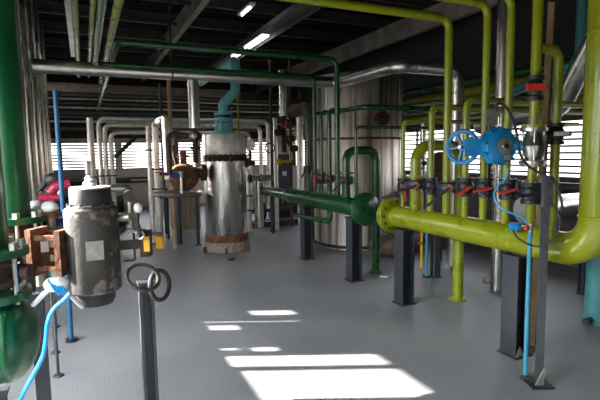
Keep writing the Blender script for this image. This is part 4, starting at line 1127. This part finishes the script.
# floor debris
p = at(231.5, 260, Z=0)
tag(MB().box((p.x, p.y, .012), (.09, .05, .024), Matrix.Rotation(.4, 3, 'Z')).sphere((p.x + .03, p.y, .02), .025, (1, 1, .6), jit=.1).build('iron_scrap', 'grime'), 'small black iron scrap lying on the floor before the centre vessel', 'scrap')
p = at(384, 277, Z=0)
tag(MB().box((p.x, p.y, .005), (.07, .09, .006), Matrix.Rotation(.6, 3, 'Z')).build('paper_scrap', 'cloth'), 'small white paper scrap on the floor at the green loop foot', 'paper')
# dark machinery masses at mid-left by the wall
for (px, py, Y, w, h, lab) in ((66, 182, 11.6, 1.3, .42, 'dark low pump frame under the left louvres'), (110, 188, 11.4, .9, .35, 'dark pump frame behind the pale uprights')):
    p = at(px, py, Y=Y)
    t = thing('floor_pump', lab, 'pump', (p.x, Y, 0))
    MB().box((p.x, Y, .12), (w, .5, .24)).build('plinth', 'grime', t)
    MB().tube([(p.x - w * .4, Y, .5), (p.x + w * .3, Y, .5)], .2, 20).build('motor', 'grime', t)
    MB().tube([(p.x - w * .3, Y, .6), (p.x - w * .3, Y, 1.05), (p.x + w * .5, Y, 1.05)], .05, 12).build('pipework', 'darkvalve', t)
zz_ = at(135, 178, Y=14.9).z
for dz, lab in ((0, 'upper slim dark conduit along the base of the back louvres'), (-.12, 'lower slim dark conduit along the back wall')):
    pipe('conduit', [(-1.7, 14.9, zz_ + dz), (at(152, 178, Y=14.9).x, 14.9, zz_ + dz)] + ([] if dz == 0 else [(at(152, 178, Y=14.9).x, 14.9, .1)]), .028, 'darkvalve', lab)

# ------------------------------------------------------------------ light
SKY = 22.0
W = bpy.data.worlds.new('sky'); bpy.context.scene.world = W; W.use_nodes = True
nt = W.node_tree; bg = nt.nodes['Background']
tcw = nt.nodes.new('ShaderNodeTexCoord'); sx = nt.nodes.new('ShaderNodeSeparateXYZ'); nt.links.new(tcw.outputs['Generated'], sx.inputs[0])
mr = nt.nodes.new('ShaderNodeValToRGB'); cr = mr.color_ramp   # overcast-bright sky: pale at the skyline, brighter higher up, dim ground below
mp_ = nt.nodes.new('ShaderNodeMapRange'); mp_.inputs['From Min'].default_value = -.5; mp_.inputs['From Max'].default_value = .5
nt.links.new(sx.outputs['Z'], mp_.inputs['Value']); nt.links.new(mp_.outputs[0], mr.inputs['Fac'])
cr.elements[0].position = .40; cr.elements[0].color = (.09, .088, .085, 1)
cr.elements[1].position = .80; cr.elements[1].color = (.90, .95, 1, 1)
e = cr.elements.new(.46); e.color = (.17, .162, .15, 1)
e = cr.elements.new(.56); e.color = (.19, .186, .18, 1)
nt.links.new(mr.outputs['Color'], bg.inputs[0])
dp = nt.nodes.new('ShaderNodeVectorMath'); dp.operation = 'DOT_PRODUCT'; dp.inputs[1].default_value = (-math.cos(TH), math.sin(TH), 0)
nt.links.new(tcw.outputs['Generated'], dp.inputs[0])   # the sky is brighter on the sun's side
ms = nt.nodes.new('ShaderNodeMapRange'); ms.inputs['From Min'].default_value = -.8; ms.inputs['From Max'].default_value = .8
ms.inputs['To Min'].default_value = SKY * .5; ms.inputs['To Max'].default_value = SKY * 1.5
nt.links.new(dp.outputs['Value'], ms.inputs['Value']); nt.links.new(ms.outputs[0], bg.inputs[1])
sun = bpy.data.lights.new('sun', 'SUN'); sun.energy = 60; sun.angle = math.radians(.6); sun.color = (1, .95, .88)
so = bpy.data.objects.new('sun', sun); C.objects.link(so)
el = math.radians(26.5); sd = V((math.cos(TH) * math.cos(el), -math.sin(TH) * math.cos(el), -math.sin(el)))
so.rotation_euler = sd.to_track_quat('-Z', 'Y').to_euler(); so.location = (-8, 6, 6)


def portal(c, sx, sz, direction):
    l = bpy.data.lights.new('sky_portal', 'AREA'); l.shape = 'RECTANGLE'; l.size = sx; l.size_y = sz; l.cycles.is_portal = True
    o = bpy.data.objects.new('sky_portal', l); C.objects.link(o); o.location = c
    o.rotation_euler = V(direction).to_track_quat('-Z', 'Z').to_euler()


for a, b in BACKW: portal(((a + b) / 2, YB + .22, (WZ0 + WZ1) / 2), b - a, WZ1 - WZ0, (0, -1, 0))
for a, b in RIGHTW: portal((XR + .22, (a + b) / 2, (WZ0 + WZ1) / 2), b - a, WZ1 - WZ0, (-1, 0, 0))
for a, b, z0, z1 in LEFTW: portal((XL - .22, (a + b) / 2, (z0 + z1) / 2), b - a, z1 - z0, (1, 0, 0))
portal((-1.0, YF - .22, 1.35), 1.2, 2.1, (0, 1, 0))

sc = bpy.context.scene
sc.view_settings.view_transform = 'Standard'; sc.view_settings.look = 'None'; sc.view_settings.exposure = 0.0; sc.view_settings.gamma = 1
sc.view_settings.use_curve_mapping = False
sc.cycles.max_bounces = 8; sc.cycles.diffuse_bounces = 5; sc.cycles.caustics_reflective = False; sc.cycles.caustics_refractive = False
sc.cycles.sample_clamp_indirect = 6
sc.cycles.use_denoising = True
for o in C.objects:
    if '_o' in o: del o['_o']
